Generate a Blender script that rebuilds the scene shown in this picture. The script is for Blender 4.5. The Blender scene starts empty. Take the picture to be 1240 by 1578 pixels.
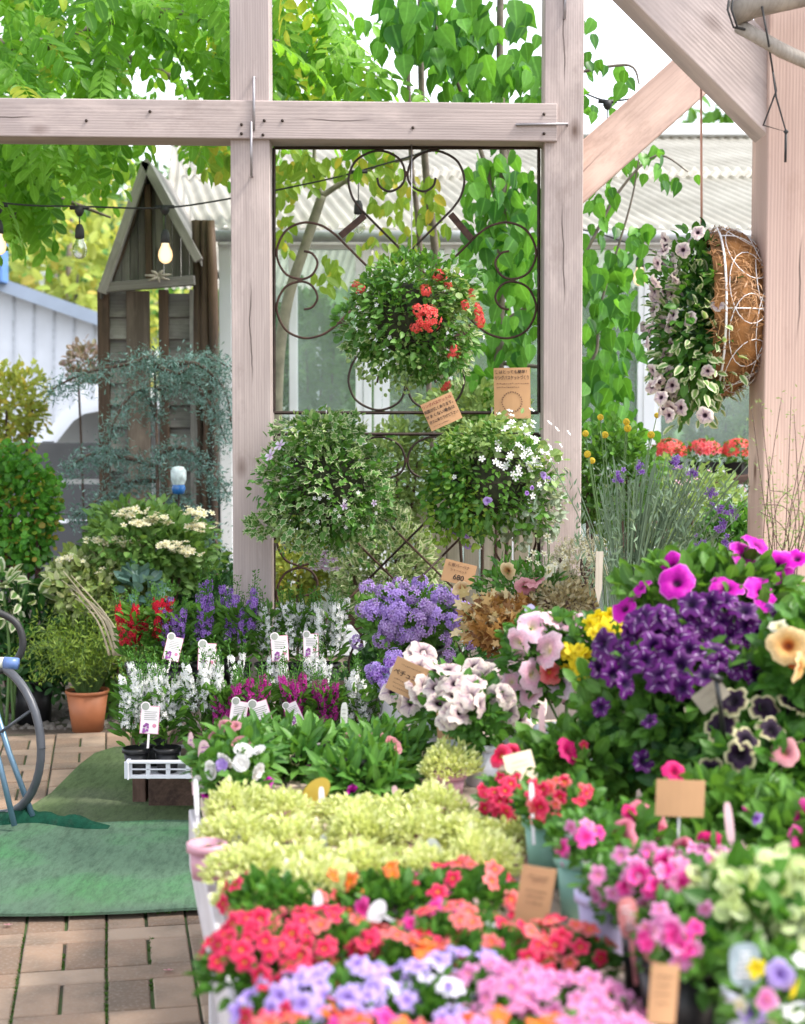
import bpy, math, random
import numpy as np
from mathutils import Vector, Matrix, Euler

R = math.radians
random.seed(7)
rs = np.random.RandomState(7)
scene = bpy.context.scene
C = scene.collection

# ---------------------------------------------------------------- camera
CH, PITCH, F = 1.45, R(3.3), 2400.0          # eye height, downward pitch, focal length in photo pixels
cam_d = bpy.data.cameras.new('camera')
cam = bpy.data.objects.new('camera', cam_d)
C.objects.link(cam)
cam.location = (0, 0, CH)
cam.rotation_euler = (R(90) - PITCH, 0, 0)
cam_d.sensor_fit = 'VERTICAL'
cam_d.sensor_height = 24
cam_d.lens = 24 * F / 1578
cam_d.clip_start, cam_d.clip_end = 0.05, 600
cam_d.dof.use_dof = True
cam_d.dof.focus_distance = 5.3
cam_d.dof.aperture_fstop = 2.3
cam_d.dof.aperture_blades = 9
scene.camera = cam

# ---------------------------------------------------------------- sky and sun
SUN_EL, SUN_AZ = R(54), R(105)                # azimuth clockwise from +Y
w = bpy.data.worlds.new('World'); scene.world = w; w.use_nodes = True
nt = w.node_tree; nt.nodes.clear()
sky = nt.nodes.new('ShaderNodeTexSky'); sky.sky_type = 'NISHITA'; sky.sun_disc = False
sky.sun_elevation = SUN_EL; sky.sun_rotation = SUN_AZ
sky.air_density = 1.0; sky.dust_density = 1.2; sky.ozone_density = 1.0
hs = nt.nodes.new('ShaderNodeHueSaturation'); hs.inputs['Saturation'].default_value = 0.3
bg = nt.nodes.new('ShaderNodeBackground'); bg.inputs[1].default_value = 0.135
wo = nt.nodes.new('ShaderNodeOutputWorld')
nt.links.new(sky.outputs[0], hs.inputs['Color']); nt.links.new(hs.outputs[0], bg.inputs[0]); nt.links.new(bg.outputs[0], wo.inputs[0])
sun_d = bpy.data.lights.new('sun', 'SUN'); sun_d.energy = 1.5; sun_d.angle = R(10); sun_d.color = (1.0, 0.93, 0.84)
sun = bpy.data.objects.new('sun', sun_d); C.objects.link(sun)
sdir = Vector((math.sin(SUN_AZ) * math.cos(SUN_EL), math.cos(SUN_AZ) * math.cos(SUN_EL), math.sin(SUN_EL)))
sun.rotation_euler = sdir.to_track_quat('Z', 'Y').to_euler()
vs = scene.view_settings
vs.view_transform = 'Standard'; vs.look = 'None'; vs.gamma = 1; vs.use_curve_mapping = False
vs.exposure = 1.98
scene.cycles.max_bounces = 6; scene.cycles.transparent_max_bounces = 6
scene.cycles.transmission_bounces = 4; scene.cycles.diffuse_bounces = 3; scene.cycles.glossy_bounces = 2
scene.cycles.sample_clamp_indirect = 6

# ---------------------------------------------------------------- helpers
cp, sp = math.cos(PITCH), math.sin(PITCH)
def P(px, py, d):
    """the place at depth d (metres) seen at photo pixel px, py"""
    x, v = (px - 620) / F, (789 - py) / F
    t = d / (cp + v * sp)
    return Vector((x * t, d, CH + t * (v * cp - sp)))
def G(px, py, z=0.0):
    x, v = (px - 620) / F, (789 - py) / F
    t = (z - CH) / (v * cp - sp)
    return Vector((x * t, t * (cp + v * sp), z))
def S(d): return F / d                        # pixels per metre at depth d

def nrm(a):
    a = np.asarray(a, float); return a / np.maximum(np.linalg.norm(a, axis=-1, keepdims=True), 1e-9)

class T:                                       # a small template shape
    def __init__(s, v, f, t=None, a=None):
        s.v = np.array(v, float); s.f = [list(q) for q in f]
        s.t = np.zeros(len(v)) if t is None else np.array(t, float)
        s.a = np.zeros(len(v)) if a is None else np.array(a, float)
        s.loops = np.array([i for q in s.f for i in q]); s.tot = np.array([len(q) for q in s.f])

class MB:
    def __init__(s): s.V=[]; s.L=[]; s.N=[]; s.Tt=[]; s.A=[]; s.R=[]; s.M=[]; s.n=0
    def raw(s, v, loops, tot, t=None, a=None, r=None, m=0):
        k = len(v); s.V.append(np.asarray(v, float)); s.L.append(np.asarray(loops, int) + s.n); s.N.append(np.asarray(tot, int))
        s.Tt.append(np.zeros(k) if t is None else t); s.A.append(np.zeros(k) if a is None else a)
        s.R.append(np.full(k, random.random()) if r is None else r); s.M.append(np.full(len(tot), m, int)); s.n += k
        return s
    def faces(s, v, f, **k): return s.raw(v, [i for q in f for i in q], [len(q) for q in f], **k)
    def put(s, tp, P_, D, N, S_, rnd=None, m=0):
        """scatter template tp: positions, lengthwise directions, normals, sizes"""
        P_ = np.asarray(P_, float); k = len(P_)
        if not k: return s
        Y = nrm(D); X = nrm(np.cross(Y, N)); Z = np.cross(X, Y)
        S_ = np.broadcast_to(np.asarray(S_, float), (k,))
        v = P_[:, None, :] + S_[:, None, None] * (tp.v[None, :, 0, None] * X[:, None] + tp.v[None, :, 1, None] * Y[:, None] + tp.v[None, :, 2, None] * Z[:, None])
        nv = len(tp.v)
        L = (tp.loops[None] + nv * np.arange(k)[:, None]).ravel()
        r = rs.rand(k) if rnd is None else np.asarray(rnd)
        return s.raw(v.reshape(-1, 3), L, np.tile(tp.tot, k), t=np.tile(tp.t, k), a=np.tile(tp.a, k), r=np.repeat(r, nv), m=m)
    def box(s, c, d, rz=0, rot=None, m=0):
        c = Vector(c); hx, hy, hz = d[0]/2, d[1]/2, d[2]/2
        M = (Matrix.Rotation(rz, 3, 'Z') if rot is None else rot)
        v = [c + M @ Vector((x*hx, y*hy, z*hz)) for x in (-1,1) for y in (-1,1) for z in (-1,1)]
        return s.faces([tuple(q) for q in v], [(0,1,3,2),(4,6,7,5),(0,4,5,1),(2,3,7,6),(0,2,6,4),(1,5,7,3)], m=m)
    def tube(s, pts, r, n=6, m=0, cap=True, t=None):
        pts = [Vector(p) for p in pts]; k = len(pts)
        rr = [r]*k if not hasattr(r, '__len__') else r
        V = []; up = None
        for i, p in enumerate(pts):
            d = (pts[min(i+1, k-1)] - pts[max(i-1, 0)])
            d = d.normalized() if d.length > 1e-9 else Vector((0,0,1))
            if up is None:
                up = Vector((0,0,1)) if abs(d.z) < .9 else Vector((0,1,0))
            x = d.cross(up).normalized(); up = x.cross(d).normalized()
            for j in range(n):
                an = 2*math.pi*j/n
                V.append(p + rr[i]*(math.cos(an)*x + math.sin(an)*up))
        f = [(i*n+j, i*n+(j+1)%n, (i+1)*n+(j+1)%n, (i+1)*n+j) for i in range(k-1) for j in range(n)]
        if cap: f += [tuple(range(n))[::-1], tuple((k-1)*n+j for j in range(n))]
        tt = np.repeat(np.linspace(0, 1, k), n)
        return s.faces([tuple(q) for q in V], f, m=m, t=tt)
    def lathe(s, prof, n=20, c=(0,0,0), m=0):
        V = [(c[0]+r*math.cos(2*math.pi*j/n), c[1]+r*math.sin(2*math.pi*j/n), c[2]+z) for r, z in prof for j in range(n)]
        f = [(i*n+j, i*n+(j+1)%n, (i+1)*n+(j+1)%n, (i+1)*n+j) for i in range(len(prof)-1) for j in range(n)]
        return s.faces(V, f, m=m)
    def mesh(s, name, mats, smooth=True, origin=None, inv=None):
        me = bpy.data.meshes.new(name)
        if not s.V: return me
        V = np.concatenate(s.V)
        if origin is not None: V = V - np.array(origin)
        if inv is not None:
            A = np.array(inv); V = V @ A[:3,:3].T + A[:3,3]
        L = np.concatenate(s.L); N = np.concatenate(s.N)
        me.vertices.add(len(V)); me.vertices.foreach_set('co', V.ravel())
        me.loops.add(len(L)); me.loops.foreach_set('vertex_index', L)
        me.polygons.add(len(N)); me.polygons.foreach_set('loop_start', np.concatenate(([0], np.cumsum(N)[:-1])))
        me.polygons.foreach_set('material_index', np.concatenate(s.M))
        me.update(calc_edges=True); me.validate()
        me.polygons.foreach_set('use_smooth', np.full(len(me.polygons), smooth))
        for nm, arr in (('t', s.Tt), ('a', s.A), ('rnd', s.R)):
            at = me.attributes.new(nm, 'FLOAT', 'POINT'); at.data.foreach_set('value', np.concatenate(arr))
        for mt in (mats if isinstance(mats, (list, tuple)) else [mats]): me.materials.append(mt)
        return me

def tag(o, label=None, cat=None, group=None, kind=None):
    if label: o['label'] = label
    if cat: o['category'] = cat
    if group: o['group'] = group
    if kind: o['kind'] = kind
    return o
def empty(name, label, cat, loc=(0,0,0), rz=0.0, group=None):
    o = bpy.data.objects.new(name, None); C.objects.link(o)
    o.empty_display_size = .05; o.location = loc; o.rotation_euler = (0, 0, rz)
    return tag(o, label, cat, group)
def inst(name, me, parent=None, M=None):
    o = bpy.data.objects.new(name, me); C.objects.link(o)
    if parent is not None: o.parent = parent
    if M is not None: o.matrix_local = M
    return o
def part(name, mb, mats, root, smooth=True, world=True, bevel=0):
    """a part whose vertices were given in world coordinates"""
    inv = None
    if world:
        Mw = Matrix.Translation(root.location) @ root.rotation_euler.to_matrix().to_4x4()
        q = root
        while q.parent is not None:
            q = q.parent
            Mw = Matrix.Translation(q.location) @ q.rotation_euler.to_matrix().to_4x4() @ Mw
        inv = Mw.inverted()
    o = inst(name, mb.mesh(name, mats, smooth, inv=inv), root)
    if bevel:
        b = o.modifiers.new('bevel', 'BEVEL'); b.width = bevel; b.segments = 2; b.limit_method = 'ANGLE'
    return o
def solo(name, mb, mats, label, cat, group=None, smooth=True, kind=None, bevel=0):
    """a thing that is one mesh; its origin goes to the middle of its base"""
    V = np.concatenate(mb.V); lo, hi = V.min(0), V.max(0)
    o_ = ((lo[0]+hi[0])/2, (lo[1]+hi[1])/2, lo[2])
    o = inst(name, mb.mesh(name, mats, smooth, origin=o_)); o.location = o_
    if bevel:
        b = o.modifiers.new('bevel', 'BEVEL'); b.width = bevel; b.segments = 2; b.limit_method = 'ANGLE'
    return tag(o, label, cat, group, kind)

# ---------------------------------------------------------------- materials
def newmat(name):
    m = bpy.data.materials.new(name); m.use_nodes = True; m.node_tree.nodes.clear()
    n = m.node_tree.nodes; out = n.new('ShaderNodeOutputMaterial'); return m, n, m.node_tree.links, out
def col(c): return (c[0], c[1], c[2], 1)
def attr(n, name):
    a = n.new('ShaderNodeAttribute'); a.attribute_name = name; return a.outputs['Fac']
def ramp(n, l, fac, stops, interp='LINEAR'):
    r = n.new('ShaderNodeValToRGB'); r.color_ramp.interpolation = interp
    e = r.color_ramp.elements
    while len(e) < len(stops): e.new(.5)
    for i, (p_, c) in enumerate(stops):
        e[i].position = p_; e[i].color = col(c) if hasattr(c, '__len__') else (c, c, c, 1)
    l.new(fac, r.inputs[0]); return r.outputs[0]
def mixc(n, l, fac, a, b, blend='MIX'):
    m = n.new('ShaderNodeMix'); m.data_type = 'RGBA'; m.blend_type = blend
    for s_, v in ((0, fac), (6, a), (7, b)):
        if isinstance(v, bpy.types.NodeSocket): l.new(v, m.inputs[s_])
        else: m.inputs[s_].default_value = v if s_ == 0 else col(v)
    return m.outputs[2]
def mth(n, l, op, a, b=None):
    m = n.new('ShaderNodeMath'); m.operation = op
    for i, v in enumerate((a, b)):
        if v is None: continue
        if isinstance(v, bpy.types.NodeSocket): l.new(v, m.inputs[i])
        else: m.inputs[i].default_value = v
    return m.outputs[0]
def noise(n, l, scale, detail=3, vec=None, stretch=None, rough=.5):
    t = n.new('ShaderNodeTexNoise'); t.inputs['Scale'].default_value = scale; t.inputs['Detail'].default_value = detail; t.inputs['Roughness'].default_value = rough
    tc = n.new('ShaderNodeTexCoord'); v = tc.outputs['Object'] if vec is None else vec
    if stretch:
        mp = n.new('ShaderNodeMapping'); mp.inputs['Scale'].default_value = stretch; l.new(v, mp.inputs[0]); v = mp.outputs[0]
    l.new(v, t.inputs['Vector']); return t.outputs['Fac']
def bump(n, l, h, strength=.3, dist=.01):
    b = n.new('ShaderNodeBump'); b.inputs['Strength'].default_value = strength; b.inputs['Distance'].default_value = dist
    l.new(h, b.inputs['Height']); return b.outputs[0]
def princ(n, l, out, color, rough=.5, metal=0, normal=None, spec=.5):
    b = n.new('ShaderNodeBsdfPrincipled')
    if isinstance(color, bpy.types.NodeSocket): l.new(color, b.inputs['Base Color'])
    else: b.inputs['Base Color'].default_value = col(color)
    b.inputs['Roughness'].default_value = rough; b.inputs['Metallic'].default_value = metal
    b.inputs['Specular IOR Level'].default_value = spec
    if normal: l.new(normal, b.inputs['Normal'])
    if out: l.new(b.outputs[0], out.inputs[0])
    return b
_mc = {}
def plain(name, c, rough=.5, metal=0, var=.25, scale=18, bmp=.15, spec=.5):
    """a plain surface with uneven tone and a little relief"""
    if name in _mc: return _mc[name]
    m, n, l, out = newmat(name)
    f = noise(n, l, scale, 4)
    d = [x*(1-var) for x in c]; b = [min(1, x*(1+var*.6)) for x in c]
    cc = ramp(n, l, f, [(.3, d), (.7, b)])
    princ(n, l, out, cc, rough, metal, bump(n, l, noise(n, l, scale*5, 3), bmp, .002), spec)
    _mc[name] = m; return m
def leafmat(name, c1, c2, edge=None, at=(.55, .75), trans=.35, rough=.45, c3=None):
    """leaf tissue: colour differs leaf by leaf; optional pale margin"""
    if name in _mc: return _mc[name]
    m, n, l, out = newmat(name)
    r = attr(n, 'rnd')
    st = [(0, c1), (1, c2)] if c3 is None else [(0, c1), (.82, c2), (.97, c3)]
    cc = ramp(n, l, r, st)
    if not edge:
        cc = mixc(n, l, ramp(n, l, attr(n, 't'), [(.0, .38), (.16, 0.)]), cc, [min(.8, x*1.7+.04) for x in c2])
        cc = mixc(n, l, ramp(n, l, noise(n, l, 45, 3), [(.45, 0.), (.75, .35)]), cc, [x*.55 for x in c1])
    if edge:
        e = ramp(n, l, attr(n, 't'), [(at[0], 0.), (at[1], 1.)])
        cc = mixc(n, l, e, cc, edge)
    b = princ(n, l, None, cc, rough, spec=.35)
    tr = n.new('ShaderNodeBsdfTranslucent')
    tc = mixc(n, l, .35, cc, (min(1, c2[0]*1.9), min(1, c2[1]*1.6), c2[2]*.5)); l.new(tc, tr.inputs[0])
    mx = n.new('ShaderNodeMixShader'); mx.inputs[0].default_value = trans
    l.new(b.outputs[0], mx.inputs[1]); l.new(tr.outputs[0], mx.inputs[2]); l.new(mx.outputs[0], out.inputs[0])
    _mc[name] = m; return m
def petalmat(name, stops, star=None, starw=(.2, .5), trans=.35, var=.15, starr=(.2, .9)):
    """petal tissue: colour rings from throat (0) to rim (1), optional star stripes along each lobe"""
    if name in _mc: return _mc[name]
    m, n, l, out = newmat(name)
    stops = [(p_, tuple(x**1.5 for x in c)) for p_, c in stops]; star = tuple(x**1.5 for x in star) if star else None
    t = attr(n, 't'); cc = ramp(n, l, t, stops)
    vein = n.new('ShaderNodeTexNoise'); vein.inputs['Scale'].default_value = 9; vein.inputs['Detail'].default_value = 4; tcv = n.new('ShaderNodeTexCoord'); l.new(tcv.outputs['Object'], vein.inputs[0])
    cc = mixc(n, l, ramp(n, l, vein.outputs['Fac'], [(.40, .0), (.66, .5)]), cc, (.62, .58, .60), 'MULTIPLY')
    if star:
        a = ramp(n, l, attr(n, 'a'), [(starw[0], 1.), (starw[1], 0.)])
        k = ramp(n, l, t, [(starr[0], 0.), (starr[0]+.12, 1.), (starr[1], 1.), (min(1, starr[1]+.1), .3)])
        cc = mixc(n, l, mth(n, l, 'MULTIPLY', a, k), cc, star)
    h = n.new('ShaderNodeHueSaturation'); l.new(cc, h.inputs['Color'])
    r = attr(n, 'rnd'); l.new(mth(n, l, 'MULTIPLY_ADD', r, var), h.inputs['Value'])
    h.inputs['Value'].links[0].from_node.inputs[2].default_value = 1 - var/2
    b = princ(n, l, None, h.outputs[0], .55, spec=.25)
    tr = n.new('ShaderNodeBsdfTranslucent'); l.new(h.outputs[0], tr.inputs[0])
    mx = n.new('ShaderNodeMixShader'); mx.inputs[0].default_value = trans
    l.new(b.outputs[0], mx.inputs[1]); l.new(tr.outputs[0], mx.inputs[2]); l.new(mx.outputs[0], out.inputs[0])
    _mc[name] = m; return m
def woodmat(name, c1, c2, knots=True, crack=True, rough=.6, grain=1.0):
    """sawn timber, grain along local Z"""
    m, n, l, out = newmat(name)
    tc = n.new('ShaderNodeTexCoord'); oi = n.new('ShaderNodeObjectInfo')
    ad = n.new('ShaderNodeVectorMath'); ad.operation = 'ADD'
    cm = n.new('ShaderNodeCombineXYZ'); l.new(mth(n, l, 'MULTIPLY', oi.outputs['Random'], 37.), cm.inputs[2]); l.new(mth(n, l, 'MULTIPLY', oi.outputs['Random'], .11), cm.inputs[0])
    l.new(tc.outputs['Object'], ad.inputs[0]); l.new(cm.outputs[0], ad.inputs[1]); v = ad.outputs[0]
    f1 = noise(n, l, 9, 5, v, (1, 1, .12)); wv0 = n.new('ShaderNodeVectorMath'); wv0.operation = 'MULTIPLY_ADD'; nz = n.new('ShaderNodeTexNoise'); nz.inputs['Scale'].default_value = 2.5; l.new(v, nz.inputs[0]); l.new(nz.outputs['Color'], wv0.inputs[0]); wv0.inputs[1].default_value = (.05, .05, 0); l.new(v, wv0.inputs[2]); v2 = wv0.outputs[0]
    f2 = noise(n, l, 70, 4, v2, (1, 1, .035))
    wv = n.new('ShaderNodeTexWave'); wv.wave_type = 'RINGS'; wv.rings_direction = 'Z'; wv.inputs['Scale'].default_value = 34; wv.inputs['Distortion'].default_value = 3.2; wv.inputs['Detail'].default_value = 2; wv.inputs['Detail Scale'].default_value = .8
    mp = n.new('ShaderNodeMapping'); mp.inputs['Scale'].default_value = (1, 1, .10); mp.inputs['Location'].default_value = (.05, .12, 0); l.new(v, mp.inputs[0]); l.new(mp.outputs[0], wv.inputs[0])
    g = mth(n, l, 'ADD', mth(n, l, 'MULTIPLY', f1, .68), mth(n, l, 'MULTIPLY', f2, .32))
    cc = ramp(n, l, g, [(.38, c1), (.62, c2)])
    cc = mixc(n, l, ramp(n, l, wv.outputs[1], [(.0, .20*grain), (.22, 0.)]), cc, [x*.62 for x in c1])
    f3 = noise(n, l, 1.7, 3, v, (1, 1, .5))
    cc = mixc(n, l, ramp(n, l, f3, [(.42, 0.), (.70, .50)]), cc, (c1[0]*.66, c1[1]*.70, c1[2]*.78))
    f4 = noise(n, l, 3.1, 6, v, (1, 1, .35), .65)
    cc = mixc(n, l, ramp(n, l, f4, [(.52, 0.), (.66, .7)]), cc, [min(.9, x*1.28) for x in c2])
    f5 = noise(n, l, 6.5, 6, v, (1, 1, .5), .7)
    cc = mixc(n, l, ramp(n, l, f5, [(.56, 0.), (.74, .55)]), cc, (c1[0]*.62, c1[1]*.58, c1[2]*.55))
    if knots:
        vo = n.new('ShaderNodeTexVoronoi'); vo.inputs['Scale'].default_value = 4.2; mk = n.new('ShaderNodeMapping'); mk.inputs['Scale'].default_value = (1, 1, .55)
        l.new(v, mk.inputs[0]); l.new(mk.outputs[0], vo.inputs['Vector'])
        k = ramp(n, l, vo.outputs['Distance'], [(.03, 1.), (.065, .5), (.13, 0.)])
        cc = mixc(n, l, k, cc, (c1[0]*.30, c1[1]*.22, c1[2]*.18))
    if crack:
        sx = n.new('ShaderNodeSeparateXYZ'); l.new(tc.outputs['Object'], sx.inputs[0])
        wob = mth(n, l, 'MULTIPLY', mth(n, l, 'SUBTRACT', noise(n, l, 2.2, 4, v, (0, 0, 1)), .5), .07)
        dd = mth(n, l, 'ABSOLUTE', mth(n, l, 'SUBTRACT', sx.outputs[0], wob))
        on = ramp(n, l, noise(n, l, .9, 1, v, (0, 0, 1)), [(.52, 0.), (.56, 1.)])
        k = mth(n, l, 'MULTIPLY', ramp(n, l, dd, [(.0010, 1.), (.0022, 0.)]), on)
        cc = mixc(n, l, k, cc, (.05, .035, .03))
    princ(n, l, out, cc, rough, normal=bump(n, l, mth(n, l, 'ADD', f2, mth(n, l, 'MULTIPLY', wv.outputs[1], .4)), .35, .002), spec=.25)
    return m

# ---------------------------------------------------------------- leaf and flower templates
def leaf_t(w=.3, fold=.08, droop=.12, kind='ovate'):
    ws = {'ovate': (.85, 1, .62), 'lance': (.7, 1, .7), 'round': (.9, 1.15, .95), 'cord': (.66, .98, .90, .58, .22)}[kind]
    ys = {'cord': (.08, .28, .48, .68, .86)}.get(kind, (.2, .5, .8))
    v = [(0, 0, 0)]; t = [0.]
    for y, k in zip(ys, ws):
        z = -droop*y*y
        v += [(-w*k, y, z+fold), (0, y, z), (w*k, y, z+fold)]; t += [1, 0, 1]
    v.append((0, 1, -droop)); t.append(1.)
    k = len(ys); f = [(0, 2, 1), (0, 3, 2)]
    for i in range(k-1): q = 3*i; f += [(q+1, q+2, q+5, q+4), (q+2, q+3, q+6, q+5)]
    q = 3*(k-1); f += [(q+1, q+2, q+4), (q+2, q+3, q+4)]
    return T(v, f, t)
def diamond_t(w=.28, fold=.06):
    return T([(0,0,0), (-w,.45,fold), (0,.5,0), (w,.45,fold), (0,1,-.05)], [(0,2,1), (0,3,2), (1,2,4), (2,3,4)], [0,1,0,1,1])
def ivy_t():
    pts = [(0,-.02), (-.28,-.12), (-.42,.12), (-.22,.28), (-.48,.58), (-.14,.62), (0,1.0), (.14,.62), (.48,.58), (.22,.28), (.42,.12), (.28,-.12)]
    n = len(pts); v = [(x, y, .05*math.sin(x*9)) for x, y in pts] + [(x*.55, .3+(y-.3)*.55, .03) for x, y in pts] + [(0, .3, 0)]
    f = [(i, (i+1) % n, n+(i+1) % n, n+i) for i in range(n)] + [(n+i, n+(i+1) % n, 2*n) for i in range(n)]
    return T(v, f, [1]*n + [.35]*n + [0])
def frond_t(nl=5, L=.22, w=.28, tip=True):
    """a pinnate leaf: paired leaflets along a drooping stalk"""
    lt = leaf_t(w*.9, .05, .25, 'lance'); V = []; Fc = []; t = []; a = []
    def add(p, d, nn, s):
        Y = np.array(d)/np.linalg.norm(d); X = np.cross(Y, nn); X /= np.linalg.norm(X); Z = np.cross(X, Y); k = len(V)
        for q in lt.v: V.append(tuple(np.array(p) + s*(q[0]*X + q[1]*Y + q[2]*Z)))
        Fc.extend([[i+k for i in q] for q in lt.f]); t.extend(lt.t)
    for i in range(nl):
        y = .18 + .8*i/nl; z = -.32*y*y; s = L*(1.25 - .35*abs(i/nl - .45))
        for sd in (-1, 1): add((0, y, z), (sd*.85, .55, -.25), (0, .1, 1), s)
    if tip: add((0, .98, -.31), (0, 1, -.6), (0, .4, 1), L)
    k = len(V); V += [(-.008, 0, 0), (.008, 0, 0), (.006, .5, -.08), (-.006, .5, -.08), (.004, 1, -.32), (-.004, 1, -.32)]
    Fc += [[k, k+1, k+2, k+3], [k+3, k+2, k+4, k+5]]; t += [0]*6
    return T(V, Fc, t)
def bloom_t(lobes=5, seg=4, cup=.35, tube=.7, ruffle=.08, notch=.12, rings=((.10, -1), (.16, -.35), (.34, -.06), (.7, .06), (1, .0))):
    """a trumpet flower facing +Y-normal: opening looks along +Z, radius 1, throat at -Z"""
    n = lobes*seg; V = []; t = []; a = []
    for i, (r, z) in enumerate(rings):
        k = i/(len(rings)-1)
        for j in range(n):
            ph = (j % seg)/seg; lob = math.cos(2*math.pi*ph)            # 1 at the gap, -1 in the lobe
            rr = r*(1 - notch*max(0, lob)**3*(r > .5)*1.0*k)
            zz = (z*tube if z < 0 else z*cup*3) + (ruffle*math.cos(4*math.pi*ph)*k*k if r > .5 else 0) + (-cup*.35*k*k if i == len(rings)-1 else 0)
            an = 2*math.pi*(j-.5*seg)/n
            V.append((rr*math.cos(an), rr*math.sin(an), zz)); t.append(min(1, r)); a.append((1+lob)/2)
    f = [(i*n+j, i*n+(j+1) % n, (i+1)*n+(j+1) % n, (i+1)*n+j) for i in range(len(rings)-1) for j in range(n)]
    V.append((0, 0, rings[1][1]*tube*1.0)); t.append(0); a.append(.5)
    f += [(n+(j+1) % n, n+j, len(V)-1) for j in range(n)]
    return T(V, f, t, a)
def five_t(lobes=5, w=.36, lift=.12):
    """five separate flat petals with a tiny eye, facing +Z"""
    V = [(0, 0, -.05)]; t = [0.]; f = []
    for i in range(lobes):
        an = 2*math.pi*i/lobes; c, s_ = math.cos(an), math.sin(an); k = len(V)
        for x, y, z in ((.5, -w*.75, lift*.4), (.92, -w*.7, lift), (1, 0, lift*.7), (.92, w*.7, lift), (.5, w*.75, lift*.4)):
            V.append((x*c-y*s_, x*s_+y*c, z)); t.append(.5 if x == .5 else 1.)
        f += [(0, k, k+4), (k, k+1, k+3, k+4), (k+1, k+2, k+3)]
    return T(V, f, t)
def cross2(tp):   # same template re-aimed so its face (+Z) becomes the lengthwise axis (+Y)
    v = np.stack([tp.v[:, 0], tp.v[:, 2], -tp.v[:, 1]], 1); q = T(v, tp.f, tp.t, tp.a); return q
LEAF = leaf_t(.28); LANCE = leaf_t(.15, .05, .2, 'lance'); ROUND = leaf_t(.42, .06, .1, 'round'); CORD = leaf_t(.36, .07, .22, 'cord')
DIA = diamond_t(); NEED = diamond_t(.12, .02); IVY = ivy_t(); FROND = frond_t()
PET = cross2(bloom_t()); SMALL = cross2(bloom_t(5, 4, .25, .5, .04, .34, ((.12, -.8), (.3, -.1), (.68, .05), (1, .03)))); FIVE = cross2(five_t())
STARB = cross2(bloom_t(5, 4, .3, .8, .05, .25))
def rand_dirs(n, up=0.0):
    d = nrm(rs.normal(size=(n, 3)));
    if up: d[:, 2] = np.abs(d[:, 2])*up + d[:, 2]*(1-up)
    return nrm(d)
def clump(mb, c, rad, n, tp, size, out=.7, upb=.25, shell=.5, jit=.5, half=False, m=0, fl=None):
    """leaves spread through an ellipsoid, thicker near its skin, with uneven lobes"""
    c = np.array(c); rad = np.array(rad)
    d = rand_dirs(n)
    if half: d[:, 2] = np.abs(d[:, 2])
    k = shell + (1-shell)*rs.rand(n)**.5
    ph = rs.rand(6)*6.28
    lob = 1 + .16*np.sin(3*np.arctan2(d[:, 1], d[:, 0]) + ph[0])*np.cos(2.5*d[:, 2] + ph[1]) + .12*np.sin(7*d[:, 0] + ph[2])*np.sin(6*d[:, 2] + ph[3])
    p = c + d*rad*(k*lob)[:, None]
    D = nrm(d*out + rand_dirs(n)*jit + np.array([0, 0, upb])); N = nrm(d*.6 + np.array([0, -.15, .6]) + rand_dirs(n)*.4)
    mb.put(tp, p, D, N, size*(.7 + .6*rs.rand(n)), m=m)
    return mb
# ---------------------------------------------------------------- materials in use
WOOD = woodmat('pink_grey_painted_timber', (.375, .308, .29), (.505, .42, .395))
WOODLIT = woodmat('warm_lit_timber', (.50, .345, .285), (.64, .46, .38))  # same pergola timber with the warm light on the right put into its colour
GREYWOOD = woodmat('weathered_grey_boards', (.13, .12, .115), (.32, .30, .285), crack=False, grain=1.4)
DARKWOOD = woodmat('dark_bark_timber', (.035, .025, .02), (.12, .075, .05), crack=False)
LOGM = woodmat('old_sleeper_timber', (.055, .032, .025), (.17, .10, .075), crack=True)
PALEBOARD = woodmat('pale_board', (.48, .42, .33), (.62, .56, .46), knots=False, crack=False)
RUST = plain('rusty_iron', (.07, .035, .025), .75, .3, .5, 40, .4)
IRON = plain('dark_iron', (.045, .03, .024), .6, .5, .4, 40, .3)
STEEL = plain('grey_steel', (.38, .36, .38), .45, .8, .2)
WHITEP = plain('white_paint', (.78, .79, .80), .4, 0, .06, 6, .05)
BLACKPL = plain('black_plastic', (.012, .012, .014), .45, 0, .3)
BLACKR = plain('black_rubber', (.02, .02, .022), .55, 0, .3)
SOIL = plain('potting_soil', (.035, .024, .016), .95, 0, .5, 60, .8)

def timber(name, p0, p1, w_, h_, mat, root, roll=0.0):
    """a beam from p0 to p1, w_ wide across the view and h_ deep; grain runs along it"""
    p0, p1 = Vector(p0), Vector(p1); z = (p1-p0).normalized()
    y = Vector((0, 1, 0)) if abs(z.y) < .95 else Vector((0, 0, 1)); y = (y - z*y.dot(z)).normalized(); x = y.cross(z)
    M = Matrix((x, y, z)).transposed().to_4x4(); M.translation = (p0+p1)/2
    L = (p1-p0).length; mb = MB()
    k = max(2, int(L/.25)); V = []; n = 0
    for i in range(k+1):
        zz = -L/2 + L*i/k
        for a, b in ((-1,-1), (1,-1), (1,1), (-1,1)): V.append((a*w_/2, b*h_/2, zz))
    f = [(i*4+j, i*4+(j+1) % 4, i*4+4+(j+1) % 4, i*4+4+j) for i in range(k) for j in range(4)] + [(3, 2, 1, 0), (k*4, k*4+1, k*4+2, k*4+3)]
    mb.faces(V, f)
    o = inst(name, mb.mesh(name, mat, False)); b = o.modifiers.new('bevel', 'BEVEL'); b.width = .004; b.segments = 2; b.limit_method = 'ANGLE'
    o.parent = root
    o.matrix_local = (Matrix.Translation(root.location) @ root.rotation_euler.to_matrix().to_4x4()).inverted() @ M
    return o

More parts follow.
